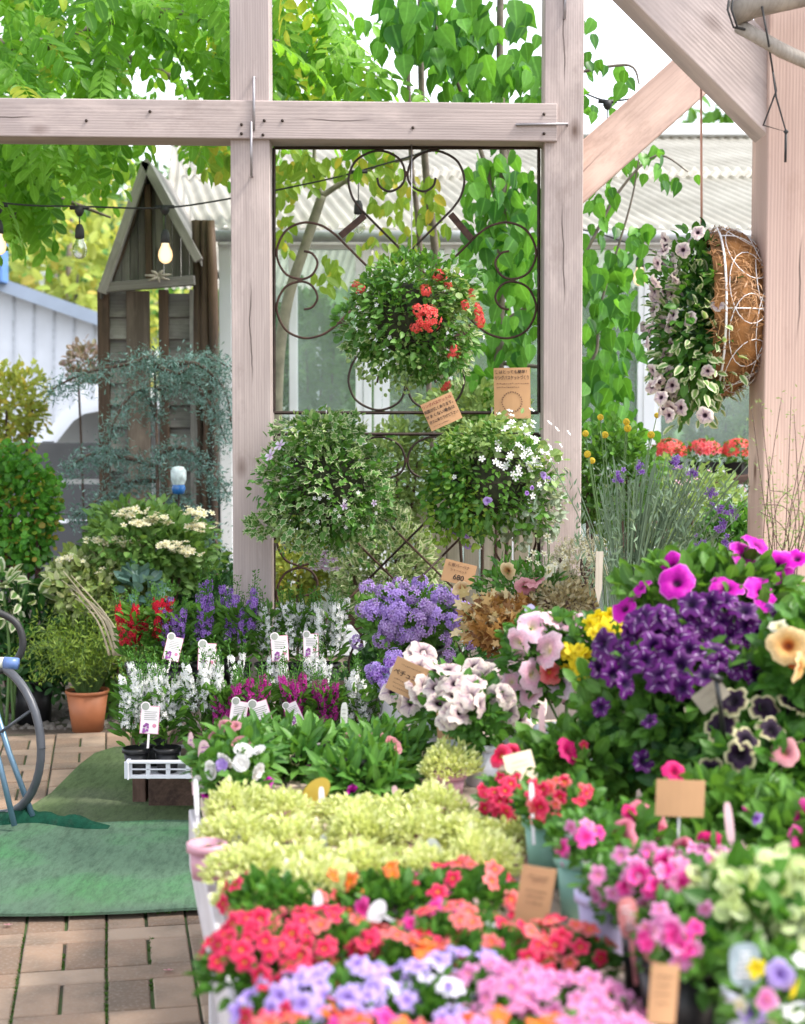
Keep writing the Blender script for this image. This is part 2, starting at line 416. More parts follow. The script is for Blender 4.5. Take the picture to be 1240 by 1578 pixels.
# ---------------------------------------------------------------- ground
YAW = R(10.8)                                   # bricks and table run along this direction
ax = Vector((-math.sin(YAW), math.cos(YAW), 0)); bx_ = Vector((math.cos(YAW), math.sin(YAW), 0))
m, n, l, out = newmat('garden_soil')
cc = ramp(n, l, noise(n, l, 3, 6), [(.35, (.07, .05, .035)), (.5, (.13, .10, .075)), (.62, (.06, .075, .03))])
princ(n, l, out, cc, .95, normal=bump(n, l, noise(n, l, 60, 4), .8, .02)); SOILG = m
mb = MB(); mb.faces([(-300, -60, 0), (300, -60, 0), (300, 400, 0), (-300, 400, 0)], [(0, 1, 2, 3)])
o = inst('ground', mb.mesh('ground', SOILG)); o['kind'] = 'structure'
# brick paving: real bricks, two side by side then one across
m, n, l, out = newmat('paving_brick')
r = attr(n, 'rnd'); cc = ramp(n, l, r, [(0, (.20, .128, .085)), (.5, (.33, .22, .15)), (1, (.40, .29, .21))])
cc = mixc(n, l, ramp(n, l, noise(n, l, 5, 5), [(.40, 0.), (.66, .75)]), cc, (.15, .115, .085))
cc = mixc(n, l, ramp(n, l, noise(n, l, 90, 3), [(.5, 0.), (.72, .4)]), cc, (.36, .30, .25))
princ(n, l, out, cc, .85, normal=bump(n, l, noise(n, l, 130, 4), .5, .003)); BRICK = m
m, n, l, out = newmat('mossy_sand_joint')
cc = ramp(n, l, noise(n, l, 4, 5), [(.42, (.045, .035, .025)), (.58, (.05, .085, .02))])
princ(n, l, out, cc, .95, normal=bump(n, l, noise(n, l, 150, 3), .8, .004)); JOINT = m
mb = MB(); o0 = G(164, 1500); pitchx, pitchy = .226, .318
for i in range(-28, 20):
    for j in range(-8, 10):
        base = o0 + bx_*(i*pitchx) + ax*(j*pitchy + .02)
        cc0 = base + ax*4
        for (u, v_, du, dv) in ((.056, .105, .105, .203), (.170, .105, .105, .203), (.113, .264, .219, .100)):
            jz = random.uniform(-.0025, .002); c = base + bx_*u + ax*v_
            hw, hd, ht = du/2, dv/2, .012 + jz; ch = .004
            q = [(-hw, -hd, -.02), (hw, -hd, -.02), (hw, hd, -.02), (-hw, hd, -.02), (-hw, -hd, ht-ch), (hw, -hd, ht-ch), (hw, hd, ht-ch), (-hw, hd, ht-ch),
                 (-hw+ch, -hd+ch, ht), (hw-ch, -hd+ch, ht), (hw-ch, hd-ch, ht), (-hw+ch, hd-ch, ht)]
            tw = random.uniform(-.006, .006)
            V = [tuple(c + bx_*(a+b*tw) + ax*(b-a*tw) + Vector((0, 0, z_))) for a, b, z_ in q]
            mb.faces(V, [(0,1,5,4), (1,2,6,5), (2,3,7,6), (3,0,4,7), (4,5,9,8), (5,6,10,9), (6,7,11,10), (7,4,8,11), (8,9,10,11)], r=np.full(12, random.random()))
o = inst('brick_paving', mb.mesh('brick_paving', BRICK, False)); o['kind'] = 'structure'
mb = MB(); q = [o0 + bx_*a + ax*b for a, b in ((-28*pitchx, -8*pitchy), (20*pitchx, -8*pitchy), (20*pitchx, 10*pitchy), (-28*pitchx, 10*pitchy))]
mb.faces([(v.x, v.y, .005) for v in q], [(0, 1, 2, 3)])
o = inst('path_joint_sand', mb.mesh('path_joint_sand', JOINT)); o['kind'] = 'structure'
MOSSM = leafmat('moss_weed_leaf', (.03, .09, .012), (.09, .20, .03))
mb = MB()
for (u0, v0, u1, v1, k) in ((164, 1420, 163, 1578, 150), (36, 1440, 14, 1578, 110), (96, 1470, 94, 1500, 40), (233, 1445, 233, 1470, 40), (190, 1408, 283, 1402, 160), (100, 1428, 210, 1426, 60), (235, 1500, 236, 1525, 25), (180, 1482, 250, 1482, 30)):
    for _ in range(k):
        tt = random.random(); g = G(u0+(u1-u0)*tt, v0+(v1-v0)*tt, .008)
        g += Vector((random.gauss(0, .004), random.gauss(0, .004), -.004)); k2 = 6
        mb.put(DIA, [tuple(g)]*k2, rand_dirs(k2, 1) + np.array([0, 0, .3]), rand_dirs(k2, 1), .004 + .006*rs.rand(k2))
for _ in range(90):
    g = G(random.gauss(246, 18), random.gauss(1400, 4), .015); mb.put(DIA, [tuple(g)]*3, rand_dirs(3, 1)+np.array([0, 0, .5]), rand_dirs(3, 1), .016)
solo('moss', mb, MOSSM, 'small green moss and weeds growing in the brick joints', 'moss', kind='stuff')
# fallen petals
PETALM = petalmat('fallen_petal', [(0, (.7, .3, .4)), (1, (.85, .55, .6))])
for (u, v_, lb) in ((12, 1425, 'small pink fallen petal on the bricks at the left edge'), (259, 1495, 'small pale fallen petal on the bricks beside the table leg')):
    mb = MB(); g = G(u, v_, .018); mb.put(FIVE, [tuple(g)], [(0, .2, 1)], [(1, 0, 0)], .014); solo('fallen_petal', mb, PETALM, lb, 'petal')

# green mats
def matmat(name, c1, c2, c3):
    m, n, l, out = newmat(name)
    cc = ramp(n, l, noise(n, l, 2.2, 6), [(.3, c1), (.5, c2), (.68, c3)])
    cc = mixc(n, l, ramp(n, l, noise(n, l, 26, 5, None, (1, .3, 1)), [(.55, 0.), (.8, .22)]), cc, (.14, .15, .12))
    cc = mixc(n, l, ramp(n, l, noise(n, l, 55, 4, None, (1, .25, 1), .7), [(.42, 0.), (.70, .6)]), cc, [x*.42 for x in c1])
    cc = mixc(n, l, ramp(n, l, noise(n, l, 1.1, 3), [(.55, 0.), (.75, .35)]), cc, (.12, .12, .105))
    tcn = noise(n, l, 320, 2)
    princ(n, l, out, cc, .95, normal=bump(n, l, mth(n, l, 'ADD', tcn, noise(n, l, 9, 4)), .8, .006), spec=.1); return m
def flatmat(name, outline, z, m_, label):
    import bmesh
    pts = [G(u, v_, z) for u, v_ in outline]
    bm = bmesh.new(); vs_ = [bm.verts.new(p) for p in pts]; bm.faces.new(vs_)
    r_ = bmesh.ops.extrude_face_region(bm, geom=bm.faces[:]); 
    for v_ in r_['geom']:
        if isinstance(v_, bmesh.types.BMVert): v_.co.z -= .008
    c = sum((p for p in pts), Vector())/len(pts); c.z = z-.008
    for v_ in bm.verts: v_.co -= c
    bmesh.ops.recalc_face_normals(bm, faces=bm.faces[:])
    me = bpy.data.meshes.new(name); bm.to_mesh(me); bm.free(); me.materials.append(m_)
    o = inst(name, me); o.location = c; return tag(o, label, 'mat')
MATA = matmat('olive_green_matting', (.09, .135, .06), (.13, .185, .08), (.17, .21, .115))
MATB = matmat('emerald_green_matting', (.085, .145, .10), (.11, .19, .125), (.085, .26, .10))
flatmat('ground_mat', [(208,1148), (380,1146), (420,1290), (0,1290), (-90,1292), (-20,1262), (40,1246), (78,1222), (104,1196), (122,1178), (146,1160), (175,1151)], .026, MATA, 'worn olive-green carpet mat reaching back towards the plant trays')
flatmat('ground_mat', [(440,1266), (440,1394), (283,1399), (200,1404), (110,1407), (50,1408), (0,1408), (-120,1410), (-160,1290), (-20,1268), (120,1268), (250,1263)], .036, MATB, 'emerald-green carpet mat lying on the bricks in front of the olive one')
mb = MB(); V = []; npt = 22; nr = 7
for i in range(npt):
    tt = i/(npt-1); c = G(-40 + 208*tt, 1262 + 12*tt**1.5 + 2*math.sin(tt*9), .036); hh = .034*max(0.0, math.sin(math.pi*min(1, tt*.97+.03)))**.7*(1-.35*math.sin(tt*14)-.2*math.sin(tt*31)); ww = .06*(1-.5*tt)*(1+.2*math.sin(tt*11))
    for j in range(nr):
        a = math.pi*j/(nr-1); V.append((c.x, c.y - ww*math.cos(a), c.z + max(0.0, hh*math.sin(a)**.8)*(1+.3*math.sin(3*a+tt*7))))
f = [(i*nr+j, i*nr+j+1, (i+1)*nr+j+1, (i+1)*nr+j) for i in range(npt-1) for j in range(nr-1)]
mb.faces(V, f)
solo('netting_fold', mb, matmat('dark_green_netting', (.01, .05, .03), (.012, .075, .045), (.02, .10, .06)), 'rumpled dark green netting folded up on the mats beside the hose reel', 'netting')

# ---------------------------------------------------------------- pergola
base = G(620, 1600); fr = empty('pergola', 'pinkish grey timber pergola of posts, a long cross beam and diagonal braces', 'pergola', (.6, 6.2, 0))
DF = 6.2; sl = math.tan(R(2.2))                 # the back frame swings away a little to the right
def FP(px, py, off=0):                          # a place on the back frame plane
    x = (px-620)/F; d = DF/(1 - x*sl) if True else DF
    return P(px, py, d + off)
PW = .152
def post(px, name='post', top=-260):
    a = FP(px, 700); return timber(name, (a.x, a.y, 0), (a.x, a.y, FP(px, top).z), PW, PW, WOOD, fr)
lp = post(390.5); rp = post(863)
# beam: pieces butt against the posts, set a hair proud
a = FP(-520, 182, -.012); b = FP(854, 195, -.012); timber('beam', a, b, .146, PW+.02, WOOD, fr)
timber('brace', FP(868, 292, .02), FP(1115, 72, .02), .185, .11, WOODLIT, fr)
a = FP(-520, -200, .02); b = FP(1700, -175, .02); timber('beam', a, b, .16, PW*.8, WOOD, fr)
# near right post and its thick brace
ND = 4.55; a = P(1176, 700, ND)
NPW = .20
np_ = timber('post', (a.x+NPW/2, a.y+NPW/2, 0), (a.x+NPW/2, a.y+NPW/2, 3.2), NPW, NPW, WOODLIT, fr)
timber('brace', P(1215, 180, ND+.09), P(900, -135, ND+.09), .205, .15, WOOD, fr)
timber('beam', (a.x+NPW/2, ND-3.0, 3.28), (a.x+NPW/2, ND+.25, 3.28), .18, .16, WOOD, fr)
timber('beam', (a.x-3.8, ND+.12, 3.10), (a.x+1.5, ND+.12, 3.10), .17, .16, WOOD, fr)
# iron clamps (staples) on the joints
def staple(u0, v0, u1, v1, off):
    mb = MB(); p, q = FP(u0, v0, off), FP(u1, v1, off); b_ = Vector((0, .03, 0))
    mb.tube([p+b_, p, q, q+b_], .0055, 6); part('iron_clamp', mb, STEEL, fr)
o1 = -PW/2-.028
staple(391, 118, 391, 200, o1); staple(387, 188, 387, 270, o1); staple(795, 192, 875, 191, o1); staple(872, -35, 870, 28, -PW/2-.008)
for (u, v_) in ((133, 186), (231, 172), (407, 186), (372, 206), (405, 208), (372, 192), (838, 176), (838, 206), (435, 186), (636, 197)):
    mb = MB(); c = FP(u, v_, -.012-(PW+.02)/2-.001); mb.tube([c, c-Vector((0, .004, 0))], .006, 8); part('bolt_head', mb, IRON, fr)
# rustic pole resting on the brace, black cord round it
POLEM = woodmat('bare_grey_branch', (.30, .26, .22), (.47, .42, .37), crack=False)
mb = MB(); pp = [P(1130, 22, 4.36), P(1160, 6, 4.34), P(1200, -2, 4.32), P(1260, -14, 4.30), P(1420, -50, 4.28)]
mb.tube(pp, [.036, .038, .036, .034, .03], 10)
pole = empty('branch_pole', 'thick barked grey branch pole lying across the top of the near brace', 'branch', tuple(pp[0]))
part('trunk', mb, POLEM, pole); mb = MB(); mb.tube([P(1138, 40, 4.37), P(1170, 58, 4.34), P(1205, 78, 4.32), P(1262, 104, 4.30), P(1380, 160, 4.28)], [.020, .019, .020, .018, .016], 8); part('side_branch', mb, POLEM, pole)
mb = MB()
for k in range(2):
    mb.tube([P(1127+6*k, -30, 4.33), P(1121+6*k, 15, 4.31), P(1130+6*k, 42, 4.33), P(1165, 50, 4.36)], .0032, 6)
mb.tube([P(1174, 10, 4.30), P(1183, 60, 4.29), P(1190, 105, 4.40), P(1196, 140, 4.42), P(1176, 193, 4.42), P(1211, 203, 4.42), P(1196, 150, 4.41), P(1188, 90, 4.40)], .0030, 6)
mb.tube([P(1211, 203, 4.42), P(1210, 250, 4.42)], .0038, 6); c = P(1211, 203, 4.42)
mb.lathe([(.001, -.008), (.008, 0), (.001, .008)], 8, tuple(c))
solo('black_cord', mb, BLACKR, 'thin black cord knotted round the branch pole and hanging in a loop', 'cord')
mb = MB(); ka = FP(1082, 120, 0); mb.tube([P(1080, 100, 4.72), P(1081, 368, 4.72)], .0035, 8)
ropem = plain('pink_coconut_rope', (.50, .26, .19), .8)
solo('hanging_rope', mb, ropem, 'reddish rope by which the moss-lined ball basket hangs', 'rope')

# ---------------------------------------------------------------- wrought iron trellis, two square panels in the frame
def catmull(pts, k=7):
    pts = [Vector(p) for p in pts]; o_ = []
    for i in range(len(pts)-1):
        p0, p1, p2, p3 = pts[max(i-1, 0)], pts[i], pts[i+1], pts[min(i+2, len(pts)-1)]
        for j in range(k):
            t = j/k; o_.append(.5*((2*p1) + (-p0+p2)*t + (2*p0-5*p1+4*p2-p3)*t*t + (-p0+3*p1-3*p2+p3)*t**3))
    return o_ + [pts[-1]]
HALF = [(-1, -40), (-70, -109), (-84, -130), (-89, -158), (-76, -186), (-43, -200), (-12, -188), (-2, -164), (-8, -146), (-26, -137), (-41, -145), (-45, -158)]
def trellis(cx, cy, label):
    root = empty('iron_trellis', label, 'trellis', tuple(FP(cx, cy+204, 0)), 0, 'iron trellis panels in the frame')
    def q(x, y, off=0): return FP(cx+x, cy+y, .03+off)
    mb = MB()
    for (x0, y0, x1, y1) in ((-204, -204, 204, -204), (204, -204, 204, 204), (204, 204, -204, 204), (-204, 204, -204, -204)):
        mb.tube([q(x0, y0), q(x1, y1)], .0068, 4)
    part('outer_frame', mb, IRON, root, False)
    for rot in range(4):
        for mir in (1, -1):
            pts = []
            for (x, y) in [(31+0, -0)] if False else HALF:
                x2, y2 = x*mir, y
                for _ in range(rot): x2, y2 = -y2, x2
                pts.append((x2, y2))
            cur = catmull([Vector((a_, b_, 0)) for a_, b_ in pts[1:]])
            # straight bar from the far side of the lattice to the scroll
            s0 = Vector((pts[1][0], pts[1][1], 0)); far = Vector((62, 23, 0))
            fx, fy = 55*mir, 16
            for _ in range(rot): fx, fy = -fy, fx
            mb = MB(); mb.tube([q(fx, fy, .006*mir), q(s0.x, s0.y, .003*mir)] + [q(c.x, c.y) for c in cur[1:]], .0052, 6)
            part('scroll', mb, RUST if rot % 2 else IRON, root)
        x2, y2 = -83, -84; dx, dy = 19, -16
        for _ in range(rot): x2, y2 = -y2, x2; dx, dy = -dy, dx
        mb = MB(); a_, b_ = q(x2-dx, y2-dy, -.008), q(x2+dx, y2+dy, -.008); dv = (b_-a_).normalized(); nn = Vector((-dv.z, 0, dv.x))*.013
        y_ = Vector((0, .005, 0)); V = [a_-nn-y_, a_+nn-y_, b_+nn-y_, b_-nn-y_, a_-nn+y_, a_+nn+y_, b_+nn+y_, b_-nn+y_]
        mb.faces([tuple(v) for v in V], [(0,1,2,3), (7,6,5,4), (0,4,5,1), (1,5,6,2), (2,6,7,3), (3,7,4,0)]); part('joining_plate', mb, RUST, root, False)
        x2, y2 = 0, -164
        for _ in range(rot): x2, y2 = -y2, x2
        mb = MB(); c = q(x2, y2); mb.box(c, (.014, .016, .02) if rot % 2 == 0 else (.02, .016, .014)); part('clip', mb, RUST, root, False)
    return root
t1 = trellis(626, 432, 'upper rusty iron scroll trellis with the red-flowered ball in front')
t2 = trellis(626, 873, 'lower rusty iron scroll trellis behind the two lower flower balls')
for u in (478, 775):
    mb = MB(); mb.tube([FP(u, 637, .03), FP(u, 669, .03)], .0065, 4); part('link_bar', mb, RUST, t2, False)

# ---------------------------------------------------------------- greenhouse
GD = 9.6
gr = empty('greenhouse', 'white framed glass greenhouse with corrugated plastic roof', 'greenhouse', (.6, GD, 0))
GW = plain('white_aluminium', (.84, .86, .90), .4, 0, .08, 4, .05)
m, n, l, out = newmat('cloudy_roof_sheet')
cc = ramp(n, l, noise(n, l, 2.5, 5), [(.3, (.50, .48, .42)), (.7, (.70, .68, .62))])
b = princ(n, l, None, cc, .45); tr = n.new('ShaderNodeBsdfTranslucent'); l.new(cc, tr.inputs[0]); mx = n.new('ShaderNodeMixShader'); mx.inputs[0].default_value = .5
l.new(b.outputs[0], mx.inputs[1]); l.new(tr.outputs[0], mx.inputs[2]); l.new(mx.outputs[0], out.inputs[0]); ROOFM = m
m, n, l, out = newmat('greenhouse_glass')
b = princ(n, l, None, (.62, .70, .68), .12, spec=.6); tp_ = n.new('ShaderNodeBsdfTransparent'); tp_.inputs[0].default_value = (.82, .9, .86, 1)
mx = n.new('ShaderNodeMixShader'); l.new(ramp(n, l, noise(n, l, 1.6, 4), [(.3, .10), (.75, .30)]), mx.inputs[0])
l.new(tp_.outputs[0], mx.inputs[1]); l.new(b.outputs[0], mx.inputs[2]); l.new(mx.outputs[0], out.inputs[0]); GLASS = m
def wave_sheet(x0, x1, y0, z0, y1, z1, amp=.018, wl=.076):
    mb = MB(); k = int((x1-x0)/wl*6); V = []; rows = 2
    for i in range(k+1):
        x = x0+(x1-x0)*i/k; dz = amp*math.sin(2*math.pi*(x-x0)/wl)
        V += [(x, y0, z0+dz), (x-(y1-y0)*math.tan(YAW), y1, z1+dz)]
    mb.faces(V, [(2*i, 2*i+2, 2*i+3, 2*i+1) for i in range(k)]); return mb
xl = P(303, 357, GD-.28).x; zE = P(600, 352, GD-.25).z
part('roof_sheet', wave_sheet(xl, 4.6, GD-.28, zE, GD+1.55, zE+.58), ROOFM, gr)
part('roof_sheet', wave_sheet(xl-.32, 4.6, GD+1.45, zE+.62, GD+3.4, zE+1.18), ROOFM, gr)
mb = MB(); mb.box(((xl-.7+4.6)/2, GD+3.45, zE+1.24), (5.3-xl, .34, .09)); part('ridge_cap', mb, GW, gr, False, bevel=.01)
part('roof_sheet', wave_sheet(xl-.70, 4.6, GD+3.5, zE+1.2, GD+6.2, zE+.2), ROOFM, gr)
xw0 = P(337, 400, GD).x; xw1 = 4.4
zt = P(600, 368, GD).z
mb = MB(); mb.box(((xw0+xw1)/2, GD, zt), (xw1-xw0, .08, .13)); mb.box(((xw0+xw1)/2, GD-.02, zt-.035), (xw1-xw0, .1, .02)); part('header', mb, GW, gr, False, bevel=.004)
mb = MB(); mb.tube([(xl, GD-.30, zE-.05), (4.6, GD-.30, zE-.06)], .035, 8); part('gutter', mb, plain('grey_gutter', (.42, .43, .46), .4), gr)
zs = .12
for u in (348, 452, 566, 582, 690, 790, 1000, 1230, 1440):
    x = P(u, 500, GD).x; wd = .075 if u in (348, 1000) else .05
    mb = MB(); mb.box((x, GD, (zt-.06+zs)/2), (wd, .085, zt-.13)); part('window_frame', mb, GW, gr, False, bevel=.004)
mb = MB(); mb.box(((xw0+xw1)/2, GD, .10), (xw1-xw0, .1, .18)); part('sill', mb, GW, gr, False, bevel=.004)
for u0, u1 in ((348, 566), (582, 790), (790, 1000), (1000, 1230), (1230, 1440)):
    xa, xb = P(u0, 500, GD).x+.03, P(u1, 500, GD).x-.03
    mb = MB(); mb.box(((xa+xb)/2, GD+.01, (zt+.2)/2), (xb-xa, .006, zt-.26)); part('window_pane', mb, GLASS, gr, False)
    mb = MB()
    for xx in (xa+.02, xb-.02): mb.box((xx, GD-.02, (zt+.2)/2), (.045, .03, zt-.3))
    mb.box(((xa+xb)/2, GD-.021, 1.15), (xb-xa-.09, .028, .04)); part('sash', mb, GW, gr, False, bevel=.003)
mb = MB(); mb.box((xw0+.02, GD+2.9, .55), (.06, 5.7, 1.1)); mb.box((xw0+.02, GD+2.9, zt), (.06, 5.7, .1)); part('side_wall', mb, GW, gr, False)
mb = MB()
for k in range(8): mb.box((xw0+.3+k*.75, GD+5.8, 1.2), (.05, .05, 2.4))
mb.box(((xw0+xw1)/2, GD+5.8, .45), (xw1-xw0, .04, .9)); part('back_wall', mb, GW, gr, False)

# ---------------------------------------------------------------- little weathered shed
SD = 8.9
sh = empty('garden_shed', 'narrow weathered grey timber shed with steep gable and lapped boards', 'shed', tuple(G(245, 1060)))
def board(name, u0, v0, u1, v1, off, th, mat, root=sh, sd=SD, tilt=0.0):
    """a board whose front fills photo pixels u0..u1, v0..v1 at the shed front"""
    a, b = P(u0, v1, sd+off), P(u1, v0, sd+off); w_, h_ = b.x-a.x, b.z-a.z; c = (a+b)/2
    vert = h_ > w_
    if vert: return timber(name, (c.x, c.y+th/2, a.z), (c.x, c.y+th/2, b.z), w_, th, mat, root)
    o = timber(name, (a.x, c.y+th/2, c.z), (b.x, c.y+th/2, c.z), h_, th, mat, root)
    if tilt: o.rotation_euler.rotate_axis('Z', tilt)
    return o
for i, v0 in enumerate(range(452, 1060, 34)):
    board('lap_board', 163, v0, 202, v0+38, .02-.0*i, .03, GREYWOOD, tilt=-.22)
    if v0 < 1040: board('lap_board', 257, v0, 297, v0+38, .02, .03, GREYWOOD, tilt=-.22)
board('corner_post', 156, 446, 166, 1065, -.03, .06, DARKWOOD)
board('door_plank', 200, 448, 229, 1065, -.012, .04, woodmat('brown_plank', (.10, .075, .06), (.22, .175, .145), crack=False))
board('door_post', 249, 446, 258, 1065, -.02, .06, DARKWOOD); board('door_post', 296, 446, 306, 1065, -.02, .06, GREYWOOD)
for k, (u, wd) in enumerate(((309, 10), (321, 9), (331, 8))):
    p0, p1 = P(u, 1060, SD-.02*k), P(u+3, 340, SD-.02*k); mb = MB()
    mb.tube([(p0.x+random.uniform(-.01, .01), p0.y, p0.z+(p1.z-p0.z)*i/9 ) for i in range(10)], [wd/S(SD)*(.75+.5*random.random())*.8 for i in range(10)], 9)
    part('bark_post', mb, DARKWOOD, sh)
timber('cross_rail', P(154, 444, SD-.09), P(300, 432, SD-.09), .055, .05, GREYWOOD, sh)
mb = MB(); c = P(244, 426, SD-.15)
for k in range(7):
    an = k*.9+.3; mb.tube([c, c + Vector((math.cos(an)*.035, -.01, math.sin(an)*.022)), c + Vector((math.cos(an)*.075, -.015, math.sin(an)*.035))], [.012, .009, .004], 6)
solo('driftwood_star', mb, POLEM, 'pale twisted piece of driftwood fixed at the middle of the shed rail', 'driftwood')
# gable of vertical boards under the steep rafters
ga, gl, gr_ = P(224, 268, SD), P(160, 440, SD), P(298, 440, SD)
nb = 11; gr_ = P(304, 440, SD)
for i in range(nb):
    x0, x1 = gl.x + (gr_.x-gl.x)*i/nb, gl.x + (gr_.x-gl.x)*(i+1)/nb; xm = (x0+x1)/2
    la, lb_, ra, rb_ = P(226, 258, SD), P(157, 452, SD), P(222, 254, SD), P(306, 405, SD)
    ztop = min(la.z - (la.x-xm)/(la.x-lb_.x)*(la.z-lb_.z), ra.z - (xm-ra.x)/(rb_.x-ra.x)*(ra.z-rb_.z))
    if ztop - gl.z < .03: continue
    timber('gable_board', (xm, SD+.03+.004*(i % 2), gl.z), (xm, SD+.03+.004*(i % 2), ztop), x1-x0-.003, .022, GREYWOOD, sh)
timber('rafter', P(157, 452, SD-.10), P(226, 250, SD-.10), .05, .05, GREYWOOD, sh)
timber('rafter', P(306, 402, SD-.10), P(222, 248, SD-.10), .05, .05, GREYWOOD, sh)
timber('king_post', P(230, 440, SD-.02), P(228, 285, SD-.02), .035, .05, DARKWOOD, sh)
mb = MB(); mb.tube([P(168, 436, SD-.03), P(185, 395, SD-.03), P(203, 345, SD-.03), P(216, 300, SD-.03)], .016, 6); part('curved_brace', mb, DARKWOOD, sh)
# roof planes run back
for (u, v_, nmx) in ((157, 450, -1), (306, 402, 1)):
    e, t_ = P(u, v_, SD-.1), P(224, 250, SD-.1); mb = MB(); up = Vector((0, 0, .03)); bk = Vector((0, .95, 0)); e = e + (e-t_)*.05
    V = [e, t_, t_+bk, e+bk, e+up, t_+up, t_+up+bk, e+up+bk]; mb.faces([tuple(v) for v in V], [(0,1,2,3), (7,6,5,4), (0,4,5,1), (1,5,6,2), (2,6,7,3), (3,7,4,0)])
    part('roof', mb, GREYWOOD, sh, False)
mb = MB(); a_ = P(160, 450, SD); b_ = P(300, 450, SD)
mb.box((a_.x+.02, SD+.45, a_.z/2), (.03, .8, a_.z)); mb.box((b_.x+.02, SD+.45, a_.z/2), (.03, .8, a_.z))
part('side_wall', mb, GREYWOOD, sh, False)
# ---------------------------------------------------------------- far things
WOODLEAF = leafmat('far_wood_leaf', (.05, .13, .03), (.14, .27, .07), trans=.25)
HILL = plain('hill_grass', (.05, .10, .03), .9, 0, .4, .2)
mb = MB(); V = []; nx, ny = 60, 10
for i in range(nx+1):
    for j in range(ny+1):
        x = -90 + 200*i/nx; y = 48 + 60*j/ny; prof = min(1, j/ny*1.3)**.7
        h = (15*math.exp(-((x+28)/22)**2) + 9*math.exp(-((x-22)/14)**2) + 3.5)*prof
        V.append((x, y, h-.2))
mb.faces(V, [(i*(ny+1)+j, (i+1)*(ny+1)+j, (i+1)*(ny+1)+j+1, i*(ny+1)+j+1) for i in range(nx) for j in range(ny)])
o = inst('hill', mb.mesh('hill', HILL)); o['kind'] = 'structure'
mb = MB()
for i in range(nx*2):
    for j in range(1, 9):
        x = -90 + 200*i/(nx*2) + random.uniform(-1, 1); y = 48 + 60*j/ny + random.uniform(-3, 3); jj = (y-48)/60
        if abs(x) > .30*y + 12: continue
        h = (15*math.exp(-((x+28)/22)**2) + 9*math.exp(-((x-22)/14)**2) + 3.5)*min(1, max(0, jj)*1.3)**.7
        clump(mb, (x, y, h+1.0), (1.8, 1.8, 2.4), 70, DIA, .8, jit=1)
solo('wooded_hillside', mb, WOODLEAF, 'hazy green wooded hillside rising behind the white building and greenhouse', 'woodland', kind='stuff')

# pale trees beyond the left building
BARK = plain('grey_bark', (.17, .14, .115), .9, 0, .4, 20, .6)
def simple_tree(name, label, base, h, crown, nleaf, size, mat, tp=LEAF, group=None, trunk_r=.08, limbs=7, cat='tree', jit=.8, fl=0.2):
    root = empty(name, label, cat, base, 0, group); b = Vector(base); mb = MB(); lf = MB()
    top = b + Vector((0, 0, h))
    mb.tube([b, b+Vector((.05*h*.3, 0, h*.3)), b+Vector((-.03*h, 0, h*.6)), top], [trunk_r, trunk_r*.8, trunk_r*.55, trunk_r*.2], 8)
    for k in range(limbs):
        a = 2*math.pi*k/limbs + random.random(); z0 = h*(.35+.45*random.random())
        rr = crown[0]*random.uniform(.45, .85); e = b + Vector((math.cos(a)*rr, math.sin(a)*rr*.8, z0 + crown[2]*random.uniform(0, .5)))
        s0 = b + Vector((0, 0, z0*.8)); mid = (s0+e)/2 + Vector((0, 0, .1))
        mb.tube([s0, mid, e], [trunk_r*.4, trunk_r*.25, trunk_r*.1], 5)
        clump(lf, e, (crown[0]*.45, crown[1]*.45, crown[2]*.42), nleaf//(limbs+1), tp, size, jit=jit)
    clump(lf, b + Vector((0, 0, h)), (crown[0]*.5, crown[1]*.5, crown[2]*.5), nleaf//(limbs+1), tp, size, jit=jit)
    part('trunk', mb, BARK, root); part('crown', lf, mat, root); return root
LMID = leafmat('mid_green_leaf', (.05, .14, .02), (.12, .28, .04))
LYEL = leafmat('yellow_green_leaf', (.22, .30, .05), (.42, .48, .10), c3=(.55, .42, .08))
LPALE = leafmat('pale_green_leaf', (.16, .27, .08), (.30, .42, .15))
simple_tree('broadleaf_tree', 'golden-green tree between the left canopy and the shed gable', (P(115, 700, 22).x, 22, 0), 4.4, (1.8, 1.5, 2.0), 1500, .22, LYEL, trunk_r=.12)
simple_tree('broadleaf_tree', 'mid-green blurred tree rising behind the white building roof', (P(90, 700, 30).x, 30, 0), 4.3, (2.6, 2, 2.0), 1600, .28, LMID, trunk_r=.12)
simple_tree('broadleaf_tree', 'blurred green tree showing through the gap under the near brace', (P(1060, 700, 26).x, 26, 0), 5.8, (2.6, 2, 1.8), 2000, .25, LMID, trunk_r=.12)

# white building at the far left
bd = 20.0
wb = empty('white_building', 'long white walled building with a grey-blue sloping roof edge at far left', 'building', tuple(G(60, 825)))
WALLW = plain('white_wall', (.70, .73, .80), .7, 0, .08, 3); ROOFB = plain('slate_blue_roof', (.30, .36, .46), .6, 0, .12, 3)
def slab(mb, a, b, c, d, t):
    q = [Vector(v) for v in (a, b, c, d)]; k = Vector((0, t, 0)); V = q + [v+k for v in q]
    mb.faces([tuple(v) for v in V], [(0,1,2,3), (7,6,5,4), (0,4,5,1), (1,5,6,2), (2,6,7,3), (3,7,4,0)])
mb = MB(); a, b = P(-260, 365, bd), P(175, 505, bd); slab(mb, (a.x, bd, 0), (b.x, bd, 0), (b.x, bd, b.z), (a.x, bd, a.z), 6); part('wall', mb, WALLW, wb, False)
mb = MB()
for k in range(14): x = a.x + (b.x-a.x)*k/14; z = a.z+(b.z-a.z)*k/14; mb.box((x, bd-.012, z/2), (.025, .02, z))
part('wall_batten', mb, plain('pale_grey_batten', (.55, .58, .64), .6), wb, False)
